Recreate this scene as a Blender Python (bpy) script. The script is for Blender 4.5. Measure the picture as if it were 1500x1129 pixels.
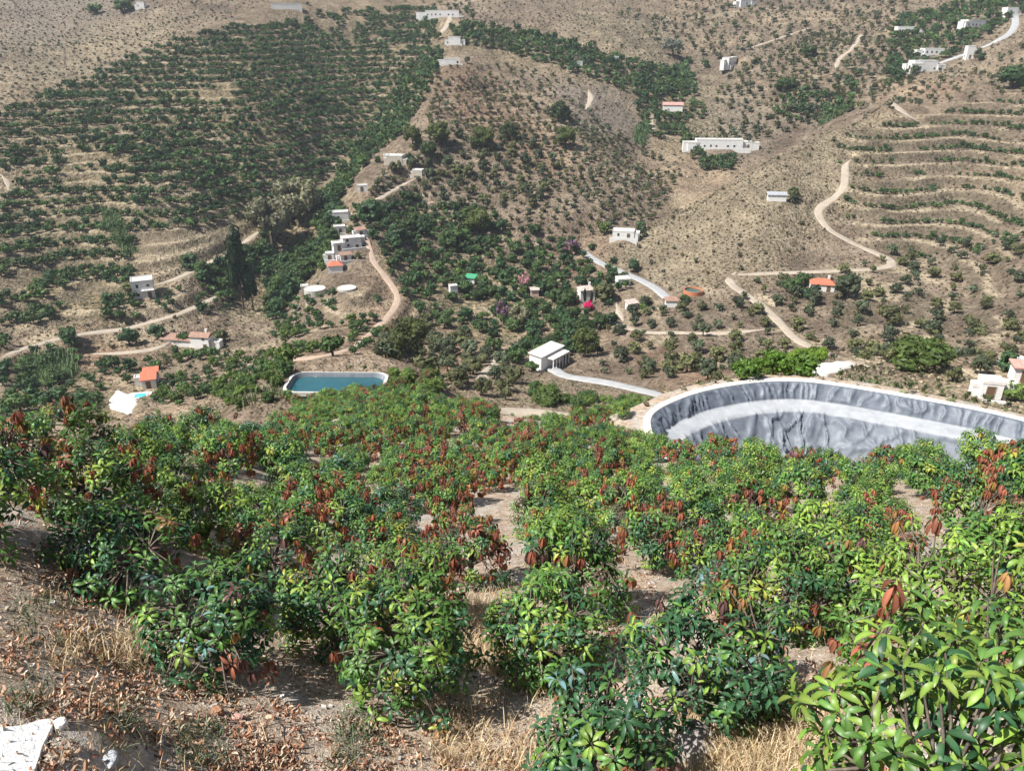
import bpy, math, random
import numpy as np
from mathutils import Vector, Matrix

for _o in list(bpy.data.objects):
    bpy.data.objects.remove(_o)
SC = bpy.context.scene
COL = SC.collection
rnd = random.Random(7)
R = math.radians

# ------------------------------------------------------------------ camera
PITCH, FPX, CX, CY = 25.0, 1133.0, 750.0, 564.5      # photograph: 1500 x 1129
cam = bpy.data.cameras.new('camera')
cam.sensor_width = 36.0
cam.lens = 36.0 * FPX / 1500.0
cam.clip_start = 0.05
cam.clip_end = 6000
cam_o = bpy.data.objects.new('camera', cam)
cam_o.rotation_euler = (R(90 - PITCH), 0, 0)
COL.objects.link(cam_o)
SC.camera = cam_o

# ------------------------------------------------------------------ light
SUN_DIR = Vector((-0.80, -0.36, 0.0)).normalized()   # horizontal direction towards the sun
SUN_EL = R(53)
to_sun = Vector((SUN_DIR.x * math.cos(SUN_EL), SUN_DIR.y * math.cos(SUN_EL), math.sin(SUN_EL)))
world = bpy.data.worlds.new('World')
SC.world = world
world.use_nodes = True
wn = world.node_tree.nodes
wl = world.node_tree.links
wn.clear()
sky = wn.new('ShaderNodeTexSky')
sky.sky_type = 'NISHITA'
sky.sun_disc = False
sky.sun_elevation = SUN_EL
sky.sun_rotation = math.atan2(to_sun.x, to_sun.y)
bgn = wn.new('ShaderNodeBackground')
bgn.inputs['Strength'].default_value = 0.052
wo = wn.new('ShaderNodeOutputWorld')
wl.new(sky.outputs[0], bgn.inputs[0])
wl.new(bgn.outputs[0], wo.inputs[0])
sun = bpy.data.lights.new('sun', 'SUN')
sun.energy = 5.0
sun.angle = R(0.53)
sun.color = (1.0, 0.97, 0.92)
sun_o = bpy.data.objects.new('sun', sun)
sun_o.rotation_euler = to_sun.to_track_quat('Z', 'Y').to_euler()
sun_o.location = (0, 0, 60)
COL.objects.link(sun_o)
SC.view_settings.view_transform = 'Standard'
SC.view_settings.look = 'None'
SC.view_settings.exposure = 0.9
SC.view_settings.gamma = 1.0
SC.view_settings.use_curve_mapping = False
SC.render.engine = 'CYCLES'
SC.cycles.max_bounces = 4
SC.cycles.diffuse_bounces = 2
SC.cycles.glossy_bounces = 2
SC.cycles.transmission_bounces = 3
SC.cycles.transparent_max_bounces = 4
SC.cycles.volume_bounces = 0
SC.cycles.use_adaptive_sampling = True
SC.cycles.adaptive_threshold = 0.03

# ------------------------------------------------------------------ small maths
CP_, SP_ = math.cos(R(PITCH)), math.sin(R(PITCH))

def ray(u, v):
    """pixel of the photograph -> (azimuth, tangent of elevation) seen from the view point"""
    x = (np.asarray(u, float) - CX) / FPX
    y = (CY - np.asarray(v, float)) / FPX
    dx, dy, dz = x, CP_ + y * SP_, -SP_ + y * CP_
    return np.arctan2(dx, dy), dz / np.hypot(dx, dy)

def project(P):
    P = np.asarray(P, float)
    f = P[..., 1] * CP_ - P[..., 2] * SP_
    up = P[..., 1] * SP_ + P[..., 2] * CP_
    f = np.where(f < 0.05, 0.05, f)
    return CX + FPX * P[..., 0] / f, CY - FPX * up / f

def _hash2(ix, iy, seed):
    h = (ix.astype(np.int64) * 374761393 + iy.astype(np.int64) * 668265263 + seed * 974634777) & 0xFFFFFFFF
    h = ((h ^ (h >> 13)) * 1274126177) & 0xFFFFFFFF
    return ((h ^ (h >> 16)) & 0xFFFFFF) / float(0xFFFFFF)

def vnoise(x, y, seed=0):
    x = np.asarray(x, float); y = np.asarray(y, float)
    ix = np.floor(x); iy = np.floor(y)
    fx = x - ix; fy = y - iy
    fx = fx * fx * fx * (fx * (fx * 6 - 15) + 10); fy = fy * fy * fy * (fy * (fy * 6 - 15) + 10)
    a = _hash2(ix, iy, seed); b = _hash2(ix + 1, iy, seed)
    c = _hash2(ix, iy + 1, seed); d = _hash2(ix + 1, iy + 1, seed)
    return (a + (b - a) * fx) + ((c + (d - c) * fx) - (a + (b - a) * fx)) * fy

def fbm(x, y, seed=0, octv=4, gain=0.5):
    s = 0.0; amp = 1.0; tot = 0.0
    for k in range(octv):
        s = s + amp * (vnoise(x * 2 ** k + 17.3 * k, y * 2 ** k - 9.1 * k, seed + k) - 0.5)
        tot += amp; amp *= gain
    return s / tot * 2.0

def inpoly(poly, u, v):
    poly = np.asarray(poly, float)
    u = np.asarray(u, float); v = np.asarray(v, float)
    ins = np.zeros(u.shape, bool)
    n = len(poly)
    for i in range(n):
        x1, y1 = poly[i]; x2, y2 = poly[(i + 1) % n]
        c = ((y1 > v) != (y2 > v)) & (u < (x2 - x1) * (v - y1) / ((y2 - y1) if y2 != y1 else 1e-9) + x1)
        ins ^= c
    return ins

def sstep(a, b, x):
    t = np.clip((x - a) / (b - a), 0, 1)
    return t * t * (3 - 2 * t)

# ------------------------------------------------------------------ mesh helpers
def np_mesh(name, V, F, mat=None, col=None, smooth=False, attrs=None):
    """V (n,3), F (m,3) or (m,4) -> mesh data"""
    V = np.asarray(V, np.float32); F = np.asarray(F, np.int32)
    m = bpy.data.meshes.new(name)
    k = F.shape[1]
    m.vertices.add(len(V)); m.vertices.foreach_set('co', V.ravel())
    m.loops.add(F.size); m.loops.foreach_set('vertex_index', F.ravel())
    m.polygons.add(len(F))
    m.polygons.foreach_set('loop_start', np.arange(0, F.size, k, dtype=np.int32))
    m.polygons.foreach_set('loop_total', np.full(len(F), k, np.int32))
    m.polygons.foreach_set('use_smooth', np.full(len(F), smooth, bool))
    m.update(calc_edges=True)
    if col is not None:
        c = np.ones((len(V), 4), np.float32); c[:, :3] = np.asarray(col, np.float32)
        at = m.attributes.new('Col', 'FLOAT_COLOR', 'POINT'); at.data.foreach_set('color', c.ravel())
    for an, av in (attrs or {}).items():
        at = m.attributes.new(an, 'FLOAT', 'POINT'); at.data.foreach_set('value', np.asarray(av, np.float32).ravel())
    if mat is not None:
        m.materials.append(mat)
    return m

def add(name, mesh, parent=None, loc=None, rz=None):
    o = bpy.data.objects.new(name, mesh)
    COL.objects.link(o)
    if parent is not None:
        o.parent = parent
    if loc is not None:
        o.location = loc
    if rz is not None:
        o.rotation_euler = (0, 0, rz)
    return o

def tag(o, label=None, cat=None, group=None, kind=None):
    if label: o['label'] = label
    if cat: o['category'] = cat
    if group: o['group'] = group
    if kind: o['kind'] = kind
    return o

def thing(name, label, cat, loc, rz=0.0, group=None):
    return tag(add(name, None, None, loc, rz), label, cat, group)

class MB:
    """collects boxes, prisms and tubes (quads and triangles) into one mesh"""
    def __init__(s): s.v = []; s.f = []
    def quad(s, a, b, c, d):
        i = len(s.v); s.v += [a, b, c, d]; s.f.append((i, i + 1, i + 2, i + 3))
    def tri(s, a, b, c):
        i = len(s.v); s.v += [a, b, c]; s.f.append((i, i + 1, i + 2))
    def box(s, x0, x1, y0, y1, z0, z1):
        i = len(s.v)
        s.v += [(x0, y0, z0), (x1, y0, z0), (x1, y1, z0), (x0, y1, z0), (x0, y0, z1), (x1, y0, z1), (x1, y1, z1), (x0, y1, z1)]
        s.f += [(i + a, i + b, i + c, i + d) for a, b, c, d in
                ((3, 2, 1, 0), (4, 5, 6, 7), (0, 1, 5, 4), (1, 2, 6, 5), (2, 3, 7, 6), (3, 0, 4, 7))]
        return s
    def poly(s, vs, fs):
        i = len(s.v); s.v += list(vs); s.f += [tuple(i + k for k in f) for f in fs]
        return s
    def tube(s, pts, rads, n=6, cap=True):
        pts = [Vector(p) for p in pts]
        i0 = len(s.v)
        for k, p in enumerate(pts):
            d = (pts[min(k + 1, len(pts) - 1)] - pts[max(k - 1, 0)])
            d = d.normalized() if d.length > 1e-6 else Vector((0, 0, 1))
            e1 = d.cross(Vector((0.31, 0.83, 0.2))).normalized(); e2 = d.cross(e1)
            for j in range(n):
                a = 2 * math.pi * j / n
                s.v.append(tuple(p + (e1 * math.cos(a) + e2 * math.sin(a)) * rads[k]))
        for k in range(len(pts) - 1):
            for j in range(n):
                a = i0 + k * n + j; b = i0 + k * n + (j + 1) % n
                s.f.append((a, b, b + n, a + n))
        if cap:
            s.f.append(tuple(i0 + (len(pts) - 1) * n + j for j in range(n)))
        return s
    def mesh(s, name, mat, smooth=False):
        m = bpy.data.meshes.new(name)
        m.from_pydata([tuple(map(float, p)) for p in s.v], [], s.f)
        if smooth:
            m.polygons.foreach_set('use_smooth', np.ones(len(m.polygons), bool))
        m.materials.append(mat)
        m.update()
        return m
    def build(s, name, mat, parent=None, smooth=False):
        return add(name, s.mesh(name, mat, smooth), parent)

# ------------------------------------------------------------------ materials
def new_mat(name):
    m = bpy.data.materials.new(name)
    m.use_nodes = True
    nt = m.node_tree
    nt.nodes.clear()
    out = nt.nodes.new('ShaderNodeOutputMaterial')
    b = nt.nodes.new('ShaderNodeBsdfPrincipled')
    nt.links.new(b.outputs[0], out.inputs[0])
    return m, nt, b, out

def N(nt, typ, **kw):
    n = nt.nodes.new(typ)
    for k, val in kw.items():
        if k.startswith('i_'):
            key = k[2:]
            n.inputs[int(key) if key.isdigit() else key.replace('_', ' ')].default_value = val
        else:
            setattr(n, k, val)
    return n

def noise(nt, scale, detail=3.0, rough=0.55, vec=None, dist=0.0):
    n = N(nt, 'ShaderNodeTexNoise', i_Scale=scale, i_Detail=detail, i_Roughness=rough, i_Distortion=dist)
    if vec is not None:
        nt.links.new(vec, n.inputs['Vector'])
    return n.outputs['Fac']

def ramp(nt, src, stops):
    r = nt.nodes.new('ShaderNodeValToRGB')
    el = r.color_ramp.elements
    while len(el) < len(stops):
        el.new(0.5)
    for e, (p, c) in zip(el, stops):
        e.position = p
        e.color = (c[0], c[1], c[2], 1) if not isinstance(c, (int, float)) else (c, c, c, 1)
    nt.links.new(src, r.inputs[0])
    return r.outputs[0]

def mix(nt, fac, a, b, mode='MIX'):
    m = nt.nodes.new('ShaderNodeMix')
    m.data_type = 'RGBA'; m.blend_type = mode
    for sock, val in ((m.inputs[0], fac), (m.inputs[6], a), (m.inputs[7], b)):
        if hasattr(val, 'is_output'):
            nt.links.new(val, sock)
        elif isinstance(val, (int, float)):
            sock.default_value = val
        else:
            sock.default_value = (val[0], val[1], val[2], 1)
    return m.outputs[2]

def math_n(nt, op, a, b=0.0, clamp=False):
    m = nt.nodes.new('ShaderNodeMath'); m.operation = op; m.use_clamp = clamp
    for sock, val in ((m.inputs[0], a), (m.inputs[1], b)):
        if hasattr(val, 'is_output'):
            nt.links.new(val, sock)
        else:
            sock.default_value = val
    return m.outputs[0]

def attr(nt, name, col=False):
    a = nt.nodes.new('ShaderNodeAttribute'); a.attribute_name = name
    return a.outputs['Color'] if col else a.outputs['Fac']

def bump(nt, b, h, strength=0.4, dist=0.1):
    n = N(nt, 'ShaderNodeBump', i_Strength=strength, i_Distance=dist)
    nt.links.new(h, n.inputs['Height'])
    nt.links.new(n.outputs[0], b.inputs['Normal'])

def world_pos(nt):
    return nt.nodes.new('ShaderNodeNewGeometry').outputs['Position']

def simple_mat(name, c, rough=0.8, var=0.15, scale=1.5, bmp=0.15, metal=0.0, fine=8.0):
    m, nt, b, out = new_mat(name)
    p = world_pos(nt)
    n1 = noise(nt, scale, 5, 0.6, p)
    lo = tuple(x * (1 - var) for x in c); hi = tuple(min(1, x * (1 + var)) for x in c)
    cc = ramp(nt, n1, [(0.3, lo), (0.7, hi)])
    nt.links.new(cc, b.inputs['Base Color'])
    b.inputs['Roughness'].default_value = rough
    b.inputs['Metallic'].default_value = metal
    bump(nt, b, noise(nt, fine, 4, 0.6, p), bmp, 0.05)
    return m

def foliage_mat(name, trans=0.25, rough=0.45, spec=0.4, objvar=0.25, attr_name='Col'):
    m, nt, b, out = new_mat(name)
    c = attr(nt, attr_name, True)
    info = nt.nodes.new('ShaderNodeObjectInfo')
    br = math_n(nt, 'MULTIPLY_ADD', info.outputs['Random'], objvar)
    br.node.inputs[2].default_value = 1 - objvar / 2
    hs = N(nt, 'ShaderNodeHueSaturation')
    nt.links.new(c, hs.inputs['Color']); nt.links.new(br, hs.inputs['Value'])
    nt.links.new(hs.outputs[0], b.inputs['Base Color'])
    b.inputs['Roughness'].default_value = rough
    b.inputs['Specular IOR Level'].default_value = spec
    tr = nt.nodes.new('ShaderNodeBsdfTranslucent')
    tc = mix(nt, 1.0, hs.outputs[0], (1.15, 1.25, 0.6), 'MULTIPLY')
    nt.links.new(tc, tr.inputs[0])
    ms = N(nt, 'ShaderNodeMixShader', i_0=trans)
    nt.links.new(b.outputs[0], ms.inputs[1]); nt.links.new(tr.outputs[0], ms.inputs[2])
    nt.links.new(ms.outputs[0], out.inputs[0])
    return m
# ------------------------------------------------------------------ terrain: control points (pixel of the photograph, distance in metres)
CPS = [
 # near hill
 (0,1129,5.4),(0,950,8.0),(0,820,10.5),(0,730,13.5),
 (120,1129,5.6),(120,900,9.3),(120,760,13.2),(120,700,17),
 (250,1129,5.8),(250,950,8.8),(250,850,11.8),(250,760,16.5),(250,690,23),(250,655,29),
 (500,1129,5.85),(500,1000,7.9),(500,900,11),(500,830,15),(500,760,21.3),(500,700,30),(500,650,40),(500,615,49),
 (750,1129,5.85),(750,1000,7.9),(750,900,11),(750,830,15),(750,760,21.5),(750,700,31),(750,650,41),(750,610,52),
 (950,1129,5.85),(950,1000,7.9),(950,900,11),(950,830,15),(950,760,21.5),(950,700,31),(950,655,40),(950,625,48),
 (1200,1129,5.85),(1200,1000,7.9),(1200,900,11),(1200,830,15.2),(1200,760,21.5),(1200,700,31),(1200,665,38),
 (1500,1129,5.6),(1500,1000,7.8),(1500,900,10.8),(1500,800,16),(1500,730,24),(1500,690,32),
 # reservoir plateau
 (960,600,53),(1150,560,61),(1350,588,57),(1500,618,52),(1500,655,42),
 # hidden drop behind the crest
 (0,775,22),(0,765,40),(0,715,80),(0,650,140),
 (250,700,44),(250,695,80),(250,640,140),
 (500,612,58),(500,578,72),(500,562,82),(500,548,98),(500,568,122),(500,548,160),
 (750,632,68),(750,628,95),(750,604,135),
 (950,625,66),(950,625,92),(950,600,130),
 (1150,574,74),(1150,566,98),(1150,545,127),
 (1350,592,72),(1350,586,90),(1350,570,122),
 (1500,626,66),(1500,612,92),(1480,590,122),
 # left: lower slope, orchards, brown hill behind
 (0,610,190),(0,520,250),(0,400,330),(0,300,395),(0,200,460),(0,110,545),(0,60,700),(0,0,860),(0,-140,1250),
 (130,600,195),(130,520,250),(130,420,315),(130,330,365),(130,230,430),(130,140,505),(130,60,660),(130,0,820),
 (250,600,190),(250,505,255),(250,430,300),(250,340,345),(250,250,400),(250,150,480),(250,80,560),(250,20,690),(250,-100,1050),
 (370,540,210),(330,460,290),(310,360,340),(400,220,425),(430,120,520),(430,40,620),(430,-80,980),
 # gully between the left hill and the middle spur
 (385,455,300),(430,345,372),(480,262,428),(540,190,480),(600,110,560),(650,35,640),(700,-40,800),
 # middle spur ridge
 (430,500,235),(480,435,272),(505,352,322),(545,280,362),(600,228,402),(640,150,452),(655,96,508),(665,62,590),(660,20,690),
 # right flank of the spur, towards the view
 (600,520,215),(600,400,295),(600,310,362),(690,230,412),(700,140,480),(750,330,345),(750,400,300),(750,470,250),(750,570,165),
 (680,470,255),(850,290,372),(850,200,440),(850,130,520),(950,265,410),(910,330,345),(760,90,560),
 # valley floor and stream
 (800,520,218),(830,450,270),(880,395,303),(950,240,455),(975,160,545),(990,100,630),(1000,30,780),(850,565,175),
 # hills at the top
 (800,30,700),(900,40,690),(850,-70,1050),(930,80,610),(1100,-20,900),(1100,-120,1300),(650,-150,1250),
 # right spur silhouette and the drop behind it
 (870,372,325),(930,352,335),(1000,316,352),(1080,264,376),(1150,229,402),(1230,190,432),(1310,152,464),
 (1000,312,390),(1080,283,420),(1150,252,445),(1230,215,475),(1310,172,505),
 (1050,212,505),(1150,190,525),(1010,225,475),
 # hill behind the right spur
 (1100,120,600),(1200,110,610),(1200,40,740),(1300,60,690),(1300,-40,950),(1400,75,650),(1480,25,720),(1500,-100,1200),(1330,125,560),
 # right slopes
 (1400,150,508),(1500,150,500),(1400,250,420),(1400,330,360),(1400,420,292),(1400,500,225),(1500,400,292),(1500,260,405),(1500,520,180),
 (1450,555,140),(1200,417,282),(1100,450,255),(1100,380,300),(1200,330,340),(1210,250,392),(1000,480,235),(1000,420,278),(950,565,168),
 (1000,535,185),(1100,520,195),(1300,510,210),(1300,420,284),(1300,320,350),(1300,220,420),(1200,520,185),(1250,548,135),
]
def rfar(r):
    r = np.asarray(r, float)
    return np.where(r > 225, 225 + (r - 225) * 0.88, r)

_cp = np.array(CPS, float)
_th, _t = ray(_cp[:, 0], _cp[:, 1])
_lr = np.log(rfar(_cp[:, 2]))
# the slopes run on past both sides of the view
for sgn, cond in ((-1, _cp[:, 0] <= 1), (1, _cp[:, 0] >= 1480)):
    _th = np.concatenate([_th, _th[:len(_cp)][cond] + sgn * 0.45]); _t = np.concatenate([_t, _t[:len(_cp)][cond] * 0.93]); _lr = np.concatenate([_lr, _lr[:len(_cp)][cond]])
# ground under the view point
for a in (-0.9, -0.3, 0.3, 0.9):
    _th = np.append(_th, a); _t = np.append(_t, -5.0 / 1.2); _lr = np.append(_lr, math.log(1.2))

def _feat(th, lr): return np.stack([th * 2.2, lr], -1)
def _kern(d2): return 0.5 * d2 * np.log(d2 + 1e-12)
_X = _feat(_th, _lr)
_n = len(_X)
_K = _kern(((_X[:, None] - _X[None]) ** 2).sum(-1)) + np.eye(_n) * 0.002
_A = np.zeros((_n + 3, _n + 3)); _A[:_n, :_n] = _K; _A[:_n, _n] = 1; _A[:_n, _n + 1:] = _X; _A[_n, :_n] = 1; _A[_n + 1:, :_n] = _X.T
_w = np.linalg.solve(_A, np.concatenate([_t, np.zeros(3)]))

def base_t(th, lr):
    X = _feat(th, lr); shp = X.shape[:-1]; X = X.reshape(-1, 2)
    out = np.empty(len(X))
    for i in range(0, len(X), 40000):
        x = X[i:i + 40000]
        d2 = ((x[:, None, 0] - _X[None, :, 0]) ** 2 + (x[:, None, 1] - _X[None, :, 1]) ** 2)
        out[i:i + 40000] = _kern(d2) @ _w[:_n] + _w[_n] + x @ _w[_n + 1:]
    return out.reshape(shp)

TH = np.concatenate([np.radians(np.arange(-78, -46, 1.6)), np.radians(np.arange(-46, 46.001, 0.14)), np.radians(np.arange(47.6, 79, 1.6))])
RR = np.concatenate([np.exp(np.arange(math.log(0.5), math.log(60), 0.027)), np.exp(np.arange(math.log(60), math.log(130), 0.028)),
                     rfar(np.exp(np.arange(math.log(130), math.log(620), 0.0037))), rfar(np.exp(np.arange(math.log(620), math.log(2600), 0.011)))])
NT, NR = len(TH), len(RR)
LR = np.log(RR)
# base evaluated on a coarser lattice, then bilinear-cubic up (the surface is smooth)
_cth = np.linspace(TH[0], TH[-1], 260); _clr = np.linspace(LR[0], LR[-1], 330)
_B = base_t(*np.meshgrid(_cth, _clr, indexing='ij'))
def _cub(B, x, axis):
    n = B.shape[axis]; i = np.clip(np.floor(x).astype(int), 1, n - 3); f = (x - i)
    w = (-0.5 * f + f * f - 0.5 * f ** 3, 1 - 2.5 * f * f + 1.5 * f ** 3, 0.5 * f + 2 * f * f - 1.5 * f ** 3, -0.5 * f * f + 0.5 * f ** 3)
    out = 0
    for k in range(4):
        s = np.take(B, i + k - 1, axis)
        out = out + s * (w[k][:, None] if axis == 0 else w[k][None, :])
    return out
_T = _cub(_cub(_B, (TH - _cth[0]) / (_cth[1] - _cth[0]), 0), (LR - _clr[0]) / (_clr[1] - _clr[0]), 1)
Z = _T * RR[None, :]
GX = np.sin(TH)[:, None] * RR[None, :]
GY = np.cos(TH)[:, None] * RR[None, :]
RG = np.broadcast_to(RR[None, :], Z.shape)
# plain bottom where the blend would run away out of sight
Z = np.maximum(Z, -135.0)
U, Vp = project(np.stack([GX, GY, Z], -1))

def blur(a, n=3, it=2):
    for _ in range(it):
        for ax in (0, 1):
            p = np.pad(a, [(n, n) if k == ax else (0, 0) for k in (0, 1)], mode='edge')
            c = np.cumsum(p, ax)
            c = np.concatenate([np.zeros_like(np.take(c, [0], ax)), c], ax)
            L = a.shape[ax]
            a = (np.take(c, np.arange(2 * n + 1, L + 2 * n + 1), ax) - np.take(c, np.arange(0, L), ax)) / (2 * n + 1)
    return a

far = sstep(110, 170, RG)
# broad relief: gullies and knolls, then roughness
Z = Z + far * (fbm(GX / 62, GY / 62, 3, 4) * 6.5 + fbm(GX / 14, GY / 14, 9, 3) * 1.1)
near = 1 - sstep(60, 90, RG)
Z = Z + near * (fbm(GX / 3.1, GY / 3.1, 21, 3) * 0.16 * sstep(1, 6, RG) + fbm(GX / 0.7, GY / 0.7, 33, 3) * 0.055)

# terraces (regions outlined in the photograph, steps follow the contours)
TERR = [  # polygon, step height, strength
 ([(1215,215),(1260,190),(1500,140),(1500,345),(1330,385),(1250,345),(1215,300)], 3.9, 1.25),
 ([(1060,420),(1500,360),(1500,560),(1280,545),(1180,520),(1110,470)], 3.9, 1.0),
 ([(0,150),(200,85),(400,30),(640,10),(640,60),(560,160),(480,270),(330,330),(200,470),(0,480)], 3.1, 1.0),
 ([(640,110),(760,120),(830,170),(760,230),(600,330),(520,330),(560,250),(640,170)], 2.6, 0.7),
 ([(520,270),(700,290),(720,350),(560,350)], 2.6, 0.9),
 ([(430,440),(560,430),(580,480),(520,530),(400,530)], 3.0, 0.9),
 ([(840,10),(960,40),(1010,110),(900,100),(830,60)], 4.0, 0.8),
 ([(830,440),(1120,440),(1180,520),(1080,560),(860,500)], 3.2, 0.7),
 ([(860,170),(1000,250),(960,330),(880,300)], 2.8, 0.6),
 ([(200,440),(330,420),(330,470),(200,490)], 3.0, 0.8),
 ([(0,480),(200,470),(400,440),(400,530),(330,600),(0,600)], 3.4, 0.7),
 ([(1000,0),(1330,0),(1330,110),(1080,180),(1000,100)], 4.2, 0.6),
 ([(540,340),(860,340),(860,520),(700,560),(560,470)], 3.0, 0.6),
 ([(1380,20),(1500,20),(1500,130),(1340,120)], 4.5, 0.6),
]
terr_bank = np.zeros_like(Z)
terr_ledge = np.zeros_like(Z)
terr_fr = np.full(Z.shape, -1.0)
for poly, h, stg in TERR:
    msk = blur((inpoly(poly, U, Vp) & (RG > 120)).astype(float), 4, 2) * stg
    ph = Z / h + 0.35 * fbm(GX / 40, GY / 40, 5, 2)
    fl = np.floor(ph); fr = ph - fl
    stepped = np.where(fr < 0.62, fr * 0.22 / 0.62, 0.22 + (fr - 0.62) * 0.78 / 0.38)
    Z = Z + msk * (stepped - fr) * h
    terr_fr = np.where(msk > 0.25, fr, terr_fr)
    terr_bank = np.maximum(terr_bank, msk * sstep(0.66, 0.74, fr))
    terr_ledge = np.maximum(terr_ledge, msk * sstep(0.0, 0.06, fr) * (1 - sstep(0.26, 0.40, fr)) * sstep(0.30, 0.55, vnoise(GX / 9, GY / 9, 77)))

# ------------------------------------------------------------------ looking things up on the ground
def _gi(x, y):
    th = np.arctan2(x, y); lr = np.hypot(x, y)
    i = np.interp(th, TH, np.arange(NT)); j = np.interp(lr, RR, np.arange(NR))
    return i, j
def ground_z(x, y, A=None):
    A = Z if A is None else A
    i, j = _gi(np.asarray(x, float), np.asarray(y, float))
    i0 = np.clip(np.floor(i).astype(int), 0, NT - 2); j0 = np.clip(np.floor(j).astype(int), 0, NR - 2)
    fi = i - i0; fj = j - j0
    return (A[i0, j0] * (1 - fi) * (1 - fj) + A[i0 + 1, j0] * fi * (1 - fj) + A[i0, j0 + 1] * (1 - fi) * fj + A[i0 + 1, j0 + 1] * fi * fj)
def hit(u, v, h=0.0, rmin=1.0, default=None):
    """first ground point (raised by h) seen in a pixel of the photograph"""
    th, t = ray(u, v); th = float(th); t = float(t)
    i = float(np.interp(th, TH, np.arange(NT))); i0 = min(int(i), NT - 2); f = i - i0
    zc = Z[i0] * (1 - f) + Z[i0 + 1] * f + h
    d = zc - RR * t
    idx = np.nonzero((d[1:] >= 0) & (d[:-1] < 0) & (RR[1:] > rmin))[0]
    if len(idx) == 0:
        k = int(np.argmax(np.where(RR > rmin, d / RR, -9))); r = RR[k]
    else:
        k = idx[0]; a = d[k] / (d[k] - d[k + 1]); r = RR[k] + a * (RR[k + 1] - RR[k])
    x, y = math.sin(th) * r, math.cos(th) * r
    return Vector((x, y, float(ground_z(x, y))))

def chaikin(P, n=2):
    P = np.asarray(P, float)
    for _ in range(n):
        q = np.empty((2 * len(P) - 2, P.shape[1]))
        q[0::2] = P[:-1] * 0.75 + P[1:] * 0.25; q[1::2] = P[:-1] * 0.25 + P[1:] * 0.75
        P = np.concatenate([P[:1], q, P[-1:]])
    return P

# ------------------------------------------------------------------ roads: traced in the photograph, put on the ground, ground levelled to them
ROADS = [  # name, width, colour kind, pixels
 ('paved_road', 4.6, 'asphalt', [(853,367),(868,380),(905,396),(945,412),(968,426),(978,437)], 'pale grey paved road curving round the foot of the brown spur'),
 ('paved_road', 4.2, 'asphalt', [(806,534),(816,547),(838,553),(880,557),(925,568),(965,577),(1000,588)], 'pale grey paved road from the long white house to the reservoir'),
 ('dirt_road', 3.6, 'dirt', [(1078,398),(1056,410),(1098,433),(1130,458),(1152,486),(1180,507),(1222,521),(1275,537)], 'pale dirt road descending the right slope to the reservoir'),
 ('dirt_road', 3.6, 'dirt', [(1246,234),(1228,243),(1243,262),(1238,282),(1200,300),(1194,318),(1215,338),(1258,362),(1300,376),(1318,385),(1300,394),(1240,396),(1160,399),(1080,402)], 'pale dirt track with a hairpin bend on the right slope'),
 ('dirt_road', 4.0, 'dirt', [(1302,148),(1325,166),(1352,182)], 'short sandy track on top of the right spur'),
 ('paved_road', 5.0, 'asphalt', [(1485,18),(1490,35),(1478,52),(1440,70),(1400,84),(1375,93)], 'pale road climbing to the hamlet at the upper right corner'),
 ('dirt_road', 2.7, 'red', [(530,340),(543,360),(545,385),(568,408),(590,436),(570,462),(553,480),(520,510),(470,525),(400,528),(372,526)], 'reddish dirt road winding down the middle spur below the white hamlet'),
 ('dirt_road', 3.2, 'dirt', [(0,523),(60,502),(120,487),(170,486),(230,470),(285,452),(320,432)], 'pale track along the foot of the terraced avocado hill'),
 ('dirt_road', 3.2, 'dirt', [(135,518),(185,517),(240,512),(250,500)], 'sandy track leading to the long farmhouse with tiled roof'),
 ('dirt_road', 3.2, 'dirt', [(222,418),(255,412),(285,395),(330,375),(385,335)], 'sandy track climbing from the white cube house past the bare knoll'),
 ('dirt_road', 3.4, 'dirt', [(700,562),(712,545),(735,522),(745,510)], 'eroded sandy track beside the dry stream bed'),
 ('dirt_road', 3.0, 'dirt', [(534,303),(560,288),(590,270),(612,260)], 'narrow pale track to the hut on the middle spur'),
 ('dirt_road', 4.0, 'dirt', [(636,55),(650,45),(660,32),(657,18)], 'sandy track on the ridge between the hilltop houses'),
 ('dirt_road', 3.0, 'dirt', [(955,170),(952,185),(965,198),(1000,204)], 'pale track below the roadside house in the side valley'),
 ('dirt_road', 3.2, 'dirt', [(902,443),(908,458),(914,470)], 'short pale driveway above the garden with bougainvillea'),
 ('dirt_road', 3.2, 'dirt', [(858,160),(868,145),(862,132)], 'short curved dirt track on the grey brown shoulder'),
 ('dirt_road', 3.0, 'dirt', [(1224,102),(1228,85),(1250,72),(1262,50)], 'thin track up the hill beyond the side valley'),
 ('dirt_road', 3.0, 'dirt', [(1095,72),(1130,60),(1165,48),(1195,38)], 'thin pale track along the ridge by the white row of houses'),
 ('dirt_road', 3.4, 'dirt', [(0,255),(14,265),(24,272),(12,280)], 'white hairpin of a track at the left edge'),
 ('concrete_track', 6.5, 'slab', [(172,572),(176,582),(182,594),(190,606)], 'white concrete terrace below the pink roofed villa'),
 ('concrete_track', 4.5, 'slab', [(1252,530),(1225,534),(1200,541),(1190,549),(1186,556)], 'white concrete track just behind the reservoir rim', 64),
 ('dirt_road', 4.5, 'dirt', [(705,600),(760,604),(800,603),(845,612),(885,622)], 'pale earth track along the crest of the orchard', 40),
 ('dirt_road', 3.0, 'dirt', [(880,462),(935,489),(1000,486),(1060,490),(1120,482)], 'terrace path under the paved road end'),
]
road_geo = []
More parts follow.
